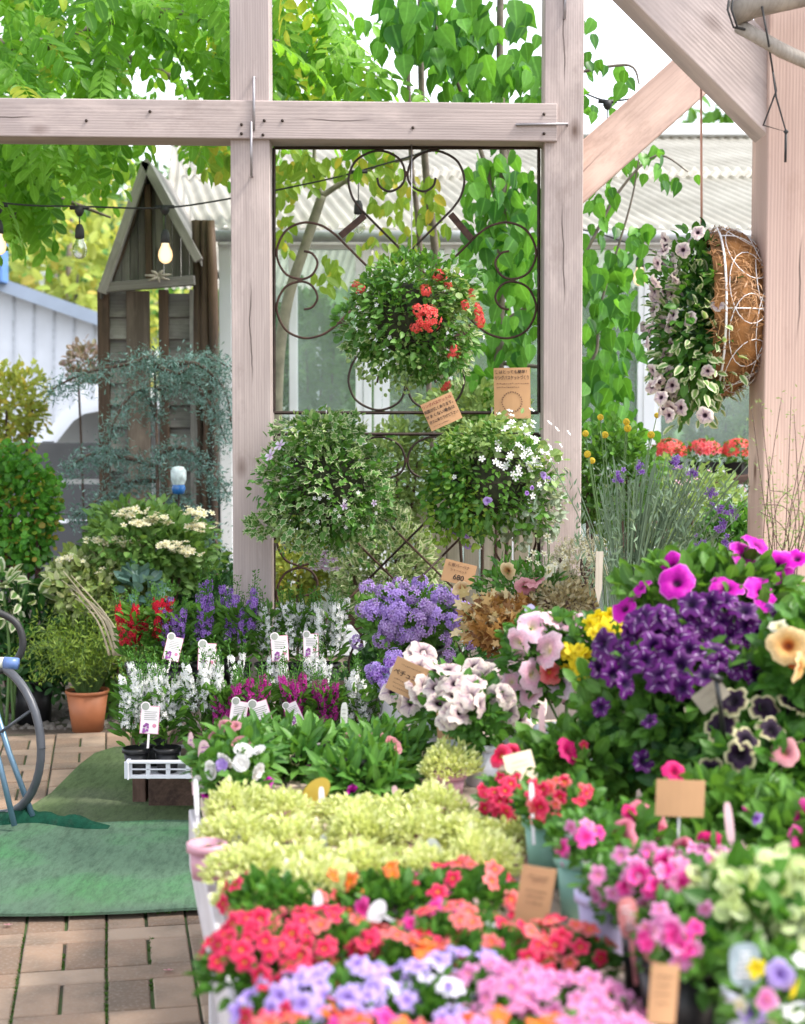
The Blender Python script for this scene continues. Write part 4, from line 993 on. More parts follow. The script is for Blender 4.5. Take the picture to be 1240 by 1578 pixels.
mb = MB(); c0, c1 = P(-60, 1138, 5.55), P(-140, 1138, 5.82); mb.tube([P(-12, 1138, 5.55), c1], .03, 16); part('drum', mb, BLUEM, HR)
mb = MB()
for k in range(9):
    cc_ = c0 + (c1-c0)*(k+.7)/10; rr = .10 + .012*(k % 2)
    mb.tube([cc_ + Vector((rr*math.cos(t)*math.cos(R(-38)), rr*math.cos(t)*math.sin(R(-38)), rr*math.sin(t))) for t in [2*math.pi*i/24 for i in range(25)]], .011, 6, cap=False)
part('hose', mb, BLACKR, HR)
for q in ([P(-30, 1020, 5.6), P(14, 1160, 5.5), P(50, 1240, 5.45)], [P(-30, 1080, 5.4), P(0, 1180, 5.35), P(22, 1262, 5.32)]):
    q[-1].z = .055; mb = MB(); mb.tube(q, .0105, 8); part('leg', mb, BLUEM, HR)
mb = MB(); mb.tube(catmull([P(-120, 960, 5.5), P(-60, 930, 5.5), P(0, 945, 5.5), P(28, 965, 5.5), P(34, 1000, 5.5), P(10, 1030, 5.5), P(-40, 1040, 5.5)], 6), .013, 8); part('hose', mb, BLACKR, HR)
mb = MB(); mb.tube([P(-30, 1020, 5.38), P(6, 1021, 5.38)], .019, 12); part('connector', mb, plain('cream_plastic', (.7, .68, .58), .4), HR)
mb = MB(); mb.tube([P(6, 1021, 5.38), P(28, 1023, 5.38)], .021, 12); part('connector_nut', mb, plain('blue_plastic', (.12, .2, .45), .35), HR)

# ---------------------------------------------------------------- behind the lower trellis
sc_ = empty('board_screen', 'pale upright boards of a low screen behind the lower trellis', 'screen', tuple(P(735, 1000, 7.1).xy) + (0,))
for k in range(8):
    a, b = P(638+k*25.5, 760, 7.1), P(662+k*25.5, 760, 7.1); timber('board', ((a.x+b.x)/2, 7.1+.004*(k % 2), 0), ((a.x+b.x)/2, 7.1+.004*(k % 2), P(0, 772, 7.1).z), b.x-a.x-.003, .02, PALEBOARD, sc_)
bush('variegated_shrub', 'light green and cream leaved shrub seen through the trellis lattice', 'shrub', 590, 880, 6.85, 90, 95, 2600, LEAF, .036, LVAR2, stems=5)
bush('variegated_shrub', 'soft pale green shrub between the two lower flower balls', 'shrub', 610, 730, 7.0, 55, 90, 1500, LEAF, .034, LPALE, stems=5)
bush('golden_shrub', 'bright yellow-green shrub behind the lower left scroll', 'shrub', 458, 890, 6.95, 45, 50, 900, LEAF, .035, LYEL, stems=4)
bush('climbing_shrub', 'fresh light green shrub against the glass under the right of the upper panel', 'shrub', 735, 640, 7.0, 90, 50, 1500, LEAF, .038, LPALE, stems=4)
bush('leafy_shrub', 'blurred green shrub inside the greenhouse behind the left pane', 'shrub', 470, 560, 11.2, 75, 110, 900, LEAF, .08, LMID, stems=4)
bush('leafy_shrub', 'blurred pale shrub inside the greenhouse behind the middle panes', 'shrub', 680, 600, 11.6, 90, 90, 900, LEAF, .08, LPALE, stems=4)
bush('leafy_shrub', 'blurred green shrub inside the greenhouse right of the brace', 'shrub', 940, 560, 11.5, 70, 110, 900, LEAF, .08, LMID, stems=4)
bush('leafy_shrub', 'blurred green shrub beyond the greenhouse under the hanging basket', 'shrub', 1110, 640, 11.5, 70, 70, 900, LEAF, .08, LPALE, stems=4)

# ---------------------------------------------------------------- ball baskets on the trellis
WIREW = plain('white_wire', (.72, .70, .70), .4, .2, .08)
def ball(label, u, v, d, ru, rv, layers, blooms, hook=None):
    c = P(u, v, d); s_ = S(d); rad = Vector((ru/s_, .20, rv/s_)); root = empty('hanging_flower_ball', label, 'hanging plant', (c.x, c.y, c.z-rad.z), 0, 'planted ring baskets on the trellis')
    mb = MB(); pr = [(max(.001, rad.x*.62*math.sin(math.pi*i/12)), -rad.z*.62*math.cos(math.pi*i/12)) for i in range(13)]; mb.lathe(pr, 20, tuple(c)); part('light_block_core', mb, COREM, root)  # dark core added inside the ball to stop light passing through
    mb = MB()
    for zz in (-.5, 0, .5):
        rr = rad.x*.76*math.sqrt(1-zz*zz*.9); mb.tube([c + Vector((rr*math.cos(t), rr*math.sin(t), zz*rad.z*.8)) for t in [2*math.pi*i/28 for i in range(29)]], .002, 5, cap=False)
    part('wire_basket', mb, IRON, root)
    for (pn, mat, tp, n_, size, du, dv, fu, fv) in layers:      # centre offset and radius factors
        mb = MB(); clump(mb, P(u+du, v+dv, d-.02), (rad.x*fu, rad.y*min(1, fu*1.1), rad.z*fv), n_, tp, size, out=.9, upb=-.05, jit=.6, shell=.62); part(pn, mb, mat, root)
    for k in range(9):
        mb = MB(); a = random.random()*6.28; p0 = c + Vector((math.cos(a)*rad.x*.8, -.1, math.sin(a)*rad.z*.8)); p1 = p0 + Vector((random.gauss(0, .03), -.03, -random.uniform(.05, .13)))
        mb.tube([p0, (p0+p1)/2+Vector((.01, -.01, 0)), p1], .0012, 3)
        k2 = 7; mb.put(ROUND, np.array([tuple(p0 + (p1-p0)*(j/6)) for j in range(k2)]), rand_dirs(k2)+np.array([0, -.3, -.4]), rand_dirs(k2), .013, m=1)
        part('trailing_stem', mb, [STEMM, LPALE], root)
    for (uu, vv, kind, mat, s2) in blooms:
        q = P(uu, vv, d); dx, dz = (q.x-c.x)/rad.x, (q.z-c.z)/rad.z; rr = dx*dx+dz*dz; depth = rad.y*math.sqrt(max(0.02, 1.12-min(1.1, rr)))
        q = P(uu, vv, d-depth-.012); nn = Vector((dx*.7, -max(.35, 1-rr*.5), dz*.6+.15))
        inst('flower_head' if kind in ('head', 'densehead') else 'bloom', bloom_mesh(kind, mat), root, Matrix.Translation(-Vector(root.location)) @ aim(q, nn, random.random()*6, s2))
    for (q_, m_) in ((150, LFRESH), (110, LPALE)):
        mb = MB(); clump(mb, c, (rad.x*1.14, rad.y, rad.z*1.12), q_, LEAF, .024, out=.8, upb=-.2, shell=.85); part('stray_foliage', mb, m_, root)
    mb = MB()
    for k in range(5):
        a = random.random()*6.28; cc2 = c + Vector((math.cos(a)*rad.x*.72, -rad.y*.4, math.sin(a)*rad.z*.72)); clump(mb, cc2, (rad.x*.42, rad.y*.5, rad.z*.38), 130, random.choice((LEAF, ROUND)), .026, out=.8, upb=-.1, m=k % 3)
    part('foliage', mb, [LFRESH, LPALE, LMID], root)
    mb = MB(); tp_ = c + Vector((0, 0, rad.z*.8)); hk = FP(u, (v - rv - 14) if hook is None else hook, .02); mb.tube([tp_, hk + Vector((0, -.03, 0)), hk + Vector((0, -.02, .02)), hk+Vector((0, .015, .012))], .0025, 5); part('hook', mb, STEEL, root)
    return root
RH = 'densehead'
ball('upper flower ball of ivy and green leaves with coral-red flower heads', 634, 492, 5.86, 92, 92,
     [('foliage', LMID, LEAF, 1200, .032, 0, 0, 1, 1), ('foliage', LFRESH, LEAF, 700, .028, 15, -45, .85, .62), ('variegated_ivy', LVAR, IVY, 80, .042, -35, 20, .75, .6), ('foliage', LPALE, ROUND, 500, .015, -20, 55, .9, .55), ('foliage', LVAR2, LEAF, 350, .02, 62, 20, .42, .85), ('foliage', LFRESH, ROUND, 160, .026, -75, 10, .5, .5)],
     [(556, 446, RH, P_RED, .026), (715, 470, RH, P_RED, .024), (690, 440, RH, P_RED, .020), (640, 505, RH, P_RED, .022), (549, 440, RH, P_RED, .024), (676, 426, RH, P_RED, .034), (655, 448, RH, P_RED, .026), (660, 490, RH, P_RED, .055), (645, 478, RH, P_RED, .03), (724, 452, RH, P_RED, .026), (737, 492, RH, P_RED, .036), (735, 478, RH, P_RED, .03), (698, 543, RH, P_RED, .033), (686, 594, RH, P_RED, .026), (706, 420, 'five', P_LILACW, .026), (680, 580, 'five', P_WHITE, .01), (600, 520, 'five', P_WHITE, .009), (580, 470, 'five', P_WHITE, .009), (612, 560, 'five', P_WHITE, .008), (745, 520, 'five', P_WHITE, .010)], hook=232)
ball('lower left flower ball thickly covered in cream-edged ivy', 503, 748, 5.86, 98, 104,
     [('foliage', LMID, LEAF, 900, .034, 0, 0, .86, .86), ('variegated_ivy', LVAR, IVY, 1000, .034, 0, 0, 1, 1), ('foliage', LFRESH, LEAF, 300, .028, 10, -10, .95, .9), ('variegated_ivy', LVAR, IVY, 70, .034, -95, 62, .32, .15), ('variegated_ivy', LVAR, IVY, 60, .03, 85, 40, .35, .45), ('foliage', LYEL, LEAF, 140, .02, -35, 65, .5, .4), ('variegated_ivy', LVAR2, LEAF, 160, .022, -10, -85, .8, .22)],
     [(416, 702, 'five', P_LILACW, .028), (431, 686, 'five', P_LILACW, .026)] + [(476+random.gauss(0, 12)+i*4.5, 852+random.gauss(0, 7)+i*2.4, 'five', P_LILACW, .021) for i in range(11)] + [(545+random.gauss(0, 40), 800+random.gauss(0, 25), 'five', P_WHITE, .008) for i in range(14)] + [(530, 780, 'five', P_LILACW, .016), (576, 775, 'five', P_LILACW, .014)])
whites = [(random.gauss(822, 25), random.gauss(703, 22)) for i in range(60)] + [(800+random.gauss(0, 18), 655+random.gauss(0, 10)) for i in range(12)]
ball('lower right flower ball, lime leaves on its left and white phlox on its right', 757, 742, 5.86, 97, 92,
     [('foliage', LMID, LEAF, 1200, .030, 0, 0, .9, .9), ('foliage', leafmat('bright_lime_leaf', (.13, .30, .03), (.34, .50, .08)), ROUND, 900, .021, -48, 15, .62, .88), ('foliage', LPALE, LEAF, 500, .022, -10, -62, .8, .35), ('foliage', LGREY, ROUND, 420, .026, 55, 40, .55, .62), ('foliage', LFRESH, ROUND, 300, .022, -50, 5, .6, .85), ('trailing_foliage', LGREY, LEAF, 200, .02, 88, 30, .25, .7)],
     [(uu, vv, 'five', P_WHITE, .0135) for uu, vv in whites] + [(751, 772, 'pet', P_LAV, .017), (838, 733, 'pet', P_LAV, .016), (718, 826, 'pet', P_LAV, .018), (719, 842, 'pet', P_LAV, .018), (692, 819, 'pet', P_LAV, .015), (702, 822, 'pet', P_LAV, .014), (846, 738, 'pet', P_LAV, .012), (820, 752, 'pet', P_VIOL, .010), (812, 760, 'pet', P_VIOL, .010), (700, 735, 'five', P_WHITE, .010), (740, 845, 'five', P_WHITE, .008)])

# ---------------------------------------------------------------- the side-on coconut-lined hanging basket
c = P(1108, 482, 4.72); hb = empty('hanging_basket', 'hanging ball basket seen side-on, brown coconut liner right and beige petunias left', 'hanging basket', (c.x, c.y, c.z-.25))
def ellp(th, ph, k=1.0):   # th from the right pole, ph round the x axis
    return c + Vector((.162*math.cos(th)*k, .19*math.sin(th)*math.cos(ph)*k, .245*math.sin(th)*math.sin(ph)*k))
mb = MB(); V = [tuple(ellp(math.pi*.60*i/16, 2*math.pi*j/32, 1+.022*math.sin(j*1.9+i)+.03*math.sin(j*.8+i*.7))) for i in range(17) for j in range(32)]
mb.faces(V, [(i*32+j, i*32+(j+1) % 32, (i+1)*32+(j+1) % 32, (i+1)*32+j) for i in range(16) for j in range(32)]); ln_ = part('coconut_liner', mb, COIR, hb)
mb = MB(); k_ = 2600; th_ = math.pi*.60*rs.rand(k_)**.7; ph_ = rs.rand(k_)*6.28
pp = np.array([tuple(ellp(a1, b1, 1.0+.035*r1)) for a1, b1, r1 in zip(th_, ph_, rs.rand(k_))]); nn_ = nrm(pp-np.array(c))
mb.put(T([(-.05,0,0), (.05,0,0), (.04,.5,.12), (-.04,.5,.12), (0,1,.0)], [(0,1,2,3), (3,2,4)]), pp, nrm(np.cross(nn_, rand_dirs(k_)))+nn_*.25, nn_, .018+.022*rs.rand(k_))
part('coconut_fibre', mb, leafmat('loose_coir_fibre', (.10, .04, .015), (.34, .17, .06), trans=.1), ln_)
mb = MB()
mb.tube([ellp(math.pi*.535, 2*math.pi*j/36, 1.04) for j in range(37)], .0035, 6, cap=False)
for a in (0, 60, 120): mb.tube([ellp(abs(t), R(a) + (math.pi if t < 0 else 0), 1.035) for t in np.linspace(-math.pi*.535, math.pi*.535, 26)], .0020, 5)
part('wire_rim', mb, WIREW, hb)
mb = MB()
for row, (th0, nn_, rr) in enumerate(((R(68), 11, R(25)), (R(40), 8, R(24)), (R(18), 4, R(18)))):
    for k in range(nn_):
        ph0 = 2*math.pi*k/nn_ + row*.3
        mb.tube([ellp(th0 + rr*math.cos(t), ph0 + rr*math.sin(t)/max(.35, math.sin(th0)), 1.045) for t in [2*math.pi*i/22 for i in range(23)]], .0012, 5, cap=False)
part('wire_ring', mb, WIREW, hb)
mb = MB(); mb.tube([P(1081, 360, 4.72), c + Vector((-.0, 0, .24))], .003, 5); part('hanger', mb, STEEL, hb)
mb = MB(); mb2 = MB(); fc = P(1052, 500, 4.72); pr = [(.001, -.24), (.06, -.2), (.085, 0), (.06, .2), (.001, .24)]
clump(mb, fc + Vector((.03, 0, .0)), (.13, .19, .270), 1100, LEAF, .036, out=.8, upb=-.1, shell=.3); part('foliage', mb, LFRESH, hb)
mb = MB(); clump(mb, fc + Vector((.035, -.02, -.05)), (.13, .19, .25), 560, LEAF, .036, out=.8, shell=.5, upb=-.1); part('variegated_foliage', mb, LVAR2, hb)
mb = MB(); clump(mb, fc + Vector((.07, -.02, .02)), (.085, .17, .24), 700, LEAF, .03, shell=.2); part('foliage', mb, LDARK, hb)
P_BEIGE = petalmat('beige_petal', [(0, (.03, .01, .03)), (.2, (.10, .04, .08)), (.36, (.62, .50, .52)), (1, (.82, .76, .70))], trans=.3, star=(.45, .36, .42), starw=(.05, .3), starr=(.25, .7), var=.25)
for k in range(58):
    vv = random.uniform(368, 640); w_ = math.sin(math.pi*min(1, max(0, (vv-340)/330)))**.5
    uu = 1045 - random.uniform(.1, 1.0)*52*w_; dd = 4.72 + random.uniform(-.17, .05)
    q = P(uu, vv, dd); nn = Vector((-1 + random.gauss(0, .5), -.25 + random.gauss(0, .6), -.1 + random.gauss(0, .55)))
    inst('bloom', bloom_mesh('pet', P_BEIGE), hb, Matrix.Translation(-Vector(hb.location)) @ aim(q, nn, random.random()*6, random.uniform(.020, .028)))
for (uu, vv, s2) in ((1062, 492, .024), (1105, 470, .022), (1075, 358, .022), (1090, 572, .020), (1052, 385, .024), (1018, 612, .024), (1048, 628, .026), (1086, 640, .026), (1030, 640, .022)):
    q = P(uu, vv, 4.54); inst('bloom', bloom_mesh('pet', P_BEIGE), hb, Matrix.Translation(-Vector(hb.location)) @ aim(q, (-.3 + random.gauss(0, .3), -1, random.gauss(0, .3)), random.random()*6, s2))

# ---------------------------------------------------------------- cards and labels
KRAFT = plain('kraft_card', (.50, .285, .145), .85, 0, .07, 12, .1); INK = plain('brown_black_ink', (.02, .012, .012), .6, 0, .1); REDINK = plain('red_brown_ink', (.22, .03, .03), .6, 0, .1)
FAINT = plain('faint_ink', (.16, .08, .05), .7); INKS = plain('pencil_ink', (.06, .035, .03), .7)
def text_mb(txt, size):
    cu = bpy.data.curves.new('lettering', 'FONT'); cu.body = txt; cu.size = size; cu.extrude = .0002; cu.align_x = 'CENTER'; cu.align_y = 'CENTER'; cu.offset = size*.012
    o = bpy.data.objects.new('lettering', cu); C.objects.link(o); bpy.context.view_layer.update()
    dg = bpy.context.evaluated_depsgraph_get(); me = bpy.data.meshes.new_from_object(o.evaluated_get(dg)); bpy.data.objects.remove(o); return me
def card(label, u, v, d, wpx, hpx, rot, lines, mat=KRAFT, tilt=0.0, yaw=0.0, stake=None, name='kraft_card', cat='sign', group='handwritten cards', ring=False, strokes=()):
    c = P(u, v, d); s_ = S(d); w_, h_ = wpx/s_, hpx/s_
    root = bpy.data.objects.new(name, None); C.objects.link(root); root.empty_display_size = .05; tag(root, label, cat, group)
    root.location = c; root.rotation_euler = (R(90)+tilt, 0, yaw); root.rotation_mode = 'XYZ'
    M = Euler((R(90)+tilt, 0, yaw)).to_matrix() @ Matrix.Rotation(R(rot), 3, 'Z'); root.rotation_euler = M.to_euler()
    mb = MB(); nx = 6; V = []; 
    for z_ in (0, -.0012):
        for j in range(nx+1):
            for y_ in (-1, 1): V.append((w_*(j/nx-.5), y_*h_/2, z_ + .03*w_*math.sin(math.pi*j/nx)))
    k = 2*(nx+1); f = [(2*j, 2*j+2, 2*j+3, 2*j+1) for j in range(nx)] + [(k+2*j, k+2*j+1, k+2*j+3, k+2*j+2) for j in range(nx)] + [(0, 1, k+1, k), (2*nx, k+2*nx, k+2*nx+1, 2*nx+1)]
    f += [(2*j, k+2*j, k+2*j+2, 2*j+2) for j in range(nx)] + [(2*j+1, 2*j+3, k+2*j+3, k+2*j+1) for j in range(nx)]
    mb.faces(V, f); inst('card', mb.mesh('card', mat, False), root)
    for (txt, x, y, sz, mt) in lines:
        me = text_mb(txt, sz*h_)
        xs_ = [v.co.x for v in me.vertices]; k_ = min(1.0, .92*w_/max(1e-6, max(xs_)-min(xs_)))
        for v in me.vertices: v.co.x *= k_
        me.materials.clear(); me.materials.append(mt)
        o = inst('lettering', me, root, Matrix.Translation((x*w_, y*h_, .03*w_*math.cos(x*math.pi) + .0008)))
    if strokes or ring:
        mb = MB()
        for (x, y, ln) in strokes:
            xx = x-ln/2
            while xx < x+ln/2:
                g = random.uniform(.02, .05); mb.box((w_*(xx+g/2), h_*(y+random.gauss(0, .004)), .03*w_*math.cos(xx*math.pi)+.0008), (w_*g*.8, h_*random.uniform(.008, .022), .0004)); xx += g+.015
        if ring:
            for k in range(26):
                a = 2*math.pi*k/26; r2 = .27*w_ ; mb.box((r2*math.cos(a)-.01*w_, -h_*.17+r2*math.sin(a), .03*w_*math.cos(.2)+.0008), (.05*w_, .025*w_, .0004), rz=a*2+k)
        inst('drawing' if ring else 'fine_writing', mb.mesh('fine_writing', FAINT if ring else INKS, False), root)
    if stake:
        mb = MB(); mb.tube([(0, -h_/2+.01, -.003), (stake[0], -h_/2-stake[1], -.003)], .0022, 6); inst('stake', mb.mesh('stake', stake[2], True), root)
    return root
card('upright kraft card with writing and a drawn ring, pinned at right of the trellis', 789, 606, 5.98, 56, 78, 1, [('実はとっても簡単！', -.0, .415, .075, INK), ('リングバスケットづくり', 0, .30, .088, INK)], ring=True, strokes=((0, .19, .84), (-.12, .12, .6)))
card('tilted kraft card hanging under the red-flowered ball', 680, 634, 5.62, 52, 44, 24, [('リングバスケットは', -.02, .36, .13, REDINK), ('側面が広くあります。', 0, .17, .135, INK), ('せまくない場合は', -.04, -.02, .14, INK), ('逆さに吊り下げて下さい', 0, -.22, .125, INK)], strokes=((-.15, -.38, .5),))
card('small kraft price card reading 680 in front of the lattice', 707, 883, 5.5, 50, 34, -14, [('宿根バーベナ', -.05, .30, .17, FAINT), ('シャーベット', -.02, .08, .13, FAINT), ('680', .02, -.22, .34, INK)], stake=(.0, .10, plain('green_wire', (.05, .16, .08), .5)))
card('kraft card tilted behind the beige petunias, reading in katakana', 627, 1046, 3.98, 54, 54, -22, [('ペチュニア', .02, .08, .20, INK)], strokes=((0, .34, .6), (0, -.12, .7), (0, -.24, .7), (0, -.36, .6)), yaw=R(-12))

# angelonia plastic labels
LWHITE = plain('label_white', (.74, .68, .70), .45, 0, .05); LPINK = plain('label_pink', (.62, .22, .34), .5); LPRINT = plain('label_purple_print', (.30, .07, .32), .5, 0, .6, 60); LGREYD = plain('label_grey_print', (.30, .32, .28), .5)
def label_me():
    mb = MB(); w_, h_ = .062, .098
    def sl(x0, y0, x1, y1, z, m): mb.box(((x0+x1)/2, (y0+y1)/2, z), (x1-x0, y1-y0, .0008), m=m)
    sl(-w_/2-.002, 0, w_/2+.002, h_, 0, 1); sl(-w_/2, .002, w_/2, h_-.002, .0009, 0)
    n_ = 20; V = [(-w_*.28 + .017*math.cos(2*math.pi*i/n_), h_*.97 + .017*math.sin(2*math.pi*i/n_), z) for z in (0, .0018) for i in range(n_)]
    mb.faces(V, [tuple(range(n_, 2*n_)), tuple(range(n_))[::-1]] + [(i, (i+1) % n_, n_+(i+1) % n_, n_+i) for i in range(n_)], m=0)
    V = [(-w_*.28 + .013*math.cos(2*math.pi*i/n_), h_*.97 + .013*math.sin(2*math.pi*i/n_), .0024) for i in range(n_)]; mb.faces(V, [tuple(range(n_))], m=3)
    for k in range(5): sl(-w_*.32, h_*(.78-.07*k), w_*(.40-.08*(k % 2)), h_*(.78-.07*k)+.0022, .0018, 3)
    for k in range(9): x, y = -w_*.2+random.uniform(-.011, .011), h_*.2+random.uniform(-.015, .018); sl(x-.004, y-.004, x+.004, y+.004, .0018+.0003*k, 2)
    V = [(w_*.28 + .007*math.cos(2*math.pi*i/12), h_*.3 + .007*math.sin(2*math.pi*i/12), .0022) for i in range(12)]; mb.faces(V, [tuple(range(12))], m=1)
    sl(-.004, -.05, .004, .0, 0, 0)
    return mb.mesh('plant_label', [LWHITE, LPINK, LPRINT, LGREYD], False)
LABELME = label_me()
for (u, v_, d, rot, s2, lb) in ((229, 1131, 5.30, -4, .98, 'white plant label with purple print on the black pot at the tray left end'), (262, 1018, 5.62, -14, .9, 'white plant label leaning behind the left white angelonias'), (318, 1033, 5.62, -3, 1.0, 'narrow white and pink plant label between the white spikes, rear row'), (432, 1019, 5.62, 3, .95, 'white plant label behind the front row, below the white angelonia at rear'),
        (479, 1012, 5.62, 2, .85, 'rightmost white plant label in the rear row'), (364, 1120, 5.28, -10, .9, 'white plant label left of a close pair under the magenta spikes'), (409, 1124, 5.26, 17, 1.0, 'white plant label tilted left, right of a close pair under magenta spikes'), (459, 1114, 5.28, 24, .75, 'small white plant label tilted over under the right magenta spikes')):
    o = inst('plant_label', LABELME); o.location = P(u, v_, d); o.rotation_euler = (Euler((R(82), 0, R(random.uniform(-12, 12)))).to_matrix() @ Matrix.Rotation(R(rot), 3, 'Z')).to_euler(); o.scale = (s2,)*3
    tag(o, lb, 'plant label', 'printed angelonia labels')

# ---------------------------------------------------------------- angelonia trays
log = empty('timber_block', 'dark weathered timber block carrying the left end of the white tray', 'timber block', tuple(G(265, 1262)))
c = G(268, 1250); mb = MB()
timber('block', (c.x, c.y-.02, .095), (c.x, c.y+.62, .095), .185, .19, LOGM, log)
timber('side_slab', (c.x-.128, c.y+.22, .12), (c.x-.128, c.y+.5, .12), .035, .14, LOGM, log)
log2 = empty('timber_block', 'second timber block under the middle of the trays, hidden by foliage', 'timber block', tuple(G(520, 1250)))
c2 = G(520, 1250); timber('block', (c2.x, c2.y, .095), (c2.x, c2.y+.5, .095), .185, .19, LOGM, log2)
TRAYW = plain('white_tray_plastic', (.70, .70, .76), .4, 0, .06)
def tray(label, u0, u1, d, z0, dep=.26):
    a, b = P(u0, 1100, d).x, P(u1, 1100, d).x; root = empty('plant_tray', label, 'tray', ((a+b)/2, d+dep/2, z0), 0, 'white slatted plant trays')
    mb = MB(); h = .062
    mb.box(((a+b)/2, d, z0+h), (b-a+.012, .014, .012)); mb.box(((a+b)/2, d+dep, z0+h), (b-a+.012, .014, .012)); mb.box((a, d+dep/2, z0+h), (.014, dep, .011)); mb.box((b, d+dep/2, z0+h), (.014, dep, .011))
    part('rim', mb, TRAYW, root, False, bevel=.003)
    mb = MB(); mb.box(((a+b)/2, d+dep/2, z0+.004), (b-a-.02, dep-.02, .006))
    mb.box(((a+b)/2, d+.006, z0+.008), (b-a, .006, .014)); mb.box(((a+b)/2, d+.006, z0+h*.55), (b-a, .005, .006))
    n_ = 5
    for k in range(n_+1):
        x = a + (b-a)*k/n_; mb.box((x, d+.007, z0+h/2), (.028 if k in (0, n_) else .016, .007, h)); mb.box((x, d+dep-.007, z0+h/2), (.02, .007, h))
    for k in range(4): y = d + dep*k/3; mb.box((a+.002, y, z0+h/2), (.006, .03, h)); mb.box((b-.002, y, z0+h/2), (.006, .03, h))
    part('slatted_basket', mb, TRAYW, root, False, bevel=.002)
tray('white slatted tray at left on the timber block, black pots showing', 196, 350, 5.42, .195)
tray('white slatted tray hidden mostly behind green petunias, middle of the row', 360, 514, 5.44, .195)
tray('white slatted tray at the right end of the angelonia row', 524, 640, 5.46, .195)
stand = empty('plant_stand', 'low dark timber stand carrying the rear row of angelonias', 'stand', tuple(G(385, 1225)))
mb = MB(); a, b = P(200, 900, 5.86).x, P(570, 900, 5.86).x; timber('shelf', (a, 5.86, .44), (b, 5.86, .44), .03, .22, LOGM, stand)
for x in (a+.04, b-.04): timber('leg', (x, 5.86, 0), (x, 5.86, .425), .05, .16, LOGM, stand)

_sp = {}
def spike_me(mat, var):
    k = (mat.name, var)
    if k in _sp: return _sp[k]
    mb = MB(); h = .24; bend = random.uniform(-.02, .02)
    mb.tube([(0, 0, 0), (bend*.3, 0, h*.5), (bend, 0, h)], .0016, 4, m=1)
    n_ = 62; zz = h*(.14 + .66*rs.rand(n_)); a = rs.rand(n_)*6.28; r_ = .013*(1.15-.6*(zz/h-.3))
    p = np.stack([np.cos(a)*r_ + bend*(zz/h)**2, np.sin(a)*r_, zz], 1); d = np.stack([np.cos(a), np.sin(a), .15+0*a], 1)
    mb.put(FIVE, p, d, rand_dirs(n_), .0092*(.8+.4*rs.rand(n_)), m=0)
    n_ = 26; zz = h*(.78 + .30*rs.rand(n_)); a = rs.rand(n_)*6.28; p = np.stack([np.cos(a)*.006 + bend*(zz/h)**2, np.sin(a)*.006, zz], 1)
    mb.put(DIA, p, np.stack([np.cos(a), np.sin(a), .9+0*a], 1), rand_dirs(n_), .011, m=1)
    n_ = 12; zz = h*(.02+.6*rs.rand(n_)); a = rs.rand(n_)*6.28; p = np.stack([0*a, 0*a, zz], 1)
    mb.put(LANCE, p, np.stack([np.cos(a), np.sin(a), .6+0*a], 1), rand_dirs(n_, 1), .035, m=1)
    _sp[k] = mb.mesh('flower_spike', [mat, LFRESH]); return _sp[k]
_ang = []
for k in range(3):
    mb = MB(); n_ = 130; a = rs.rand(n_)*6.28; r_ = rs.rand(n_)**.6*.055; z_ = .09 + rs.rand(n_)*.20
    mb.put(LANCE, np.stack([np.cos(a)*r_, np.sin(a)*r_, z_], 1), np.stack([np.cos(a), np.sin(a), .5+.5*rs.rand(n_)], 1), rand_dirs(n_, 1), .055*(.7+.5*rs.rand(n_)))
    _ang.append(mb.mesh('foliage', LMID))
def angelonia(label, u, d, z0, mat, ns, lean=1.0, top=.28, sw=.055, name='potted_angelonia'):
    x = P(u, 1000, d).x; root = empty(name, label, 'potted plant', (x, d, z0), random.random()*6, 'potted spike flowers')
    a_, b_ = pot_mesh(BLACKPL, .046, .034, .088); inst('pot', a_, root); inst('soil', b_, root); inst('foliage', random.choice(_ang), root)
    for k in range(ns):
        a = 6.28*k/ns + random.random(); r_ = sw*random.random()**.5
        M = Matrix.Translation((math.cos(a)*r_, math.sin(a)*r_, top-.12+random.uniform(-.03, .02))) @ Euler((-math.sin(a)*.18*lean, math.cos(a)*.18*lean, random.random()*6)).to_matrix().to_4x4() @ Matrix.Scale(random.uniform(.78, 1.05), 4)
        inst('flower_spike', spike_me(mat, random.randrange(3)), root, M)
P_CORAL = petalmat('salvia_red_petal', [(0, (.5, .02, .06)), (1, (.80, .07, .14))], var=.3)
Wt, Mg, Vi = P_WHITE, P_MAG, P_VIOL
A = angelonia
A('white angelonia in a black pot at the tray left end, tag on its pot', 208, 5.49, .205, Wt, 11, sw=.06); A('white angelonia second from the tray left end', 256, 5.50, .205, Wt, 11, sw=.06); A('tall dense white angelonia beside the narrow pink label', 312, 5.52, .205, Wt, 10, top=.33)
A('magenta angelonia left of the close pair of labels', 352, 5.50, .205, Mg, 8, top=.24, sw=.04); A('magenta angelonia above the close pair of labels', 396, 5.50, .205, Mg, 8, top=.26, sw=.035); A('bright magenta angelonia on the right of its tray', 455, 5.52, .205, Mg, 7, top=.27, sw=.04)
A('densest magenta angelonia nearest the mauve verbena', 502, 5.52, .205, Mg, 10, top=.27, sw=.04); A('loose white angelonia at the right end of the front row', 552, 5.54, .205, Wt, 8, top=.28); A('sparse white angelonia just left of the blue-printed pot', 590, 5.54, .205, Wt, 7, top=.28)
A('pale white angelonia between the two magenta groups', 428, 5.62, .205, Wt, 7, top=.33); A('thin white angelonia behind the left white ones', 235, 5.62, .205, Wt, 8, top=.31); A('thin white angelonia behind the tall dense one', 345, 5.62, .205, Wt, 5, top=.33); A('white angelonia behind the densest magenta one', 490, 5.63, .205, Wt, 6, top=.33)
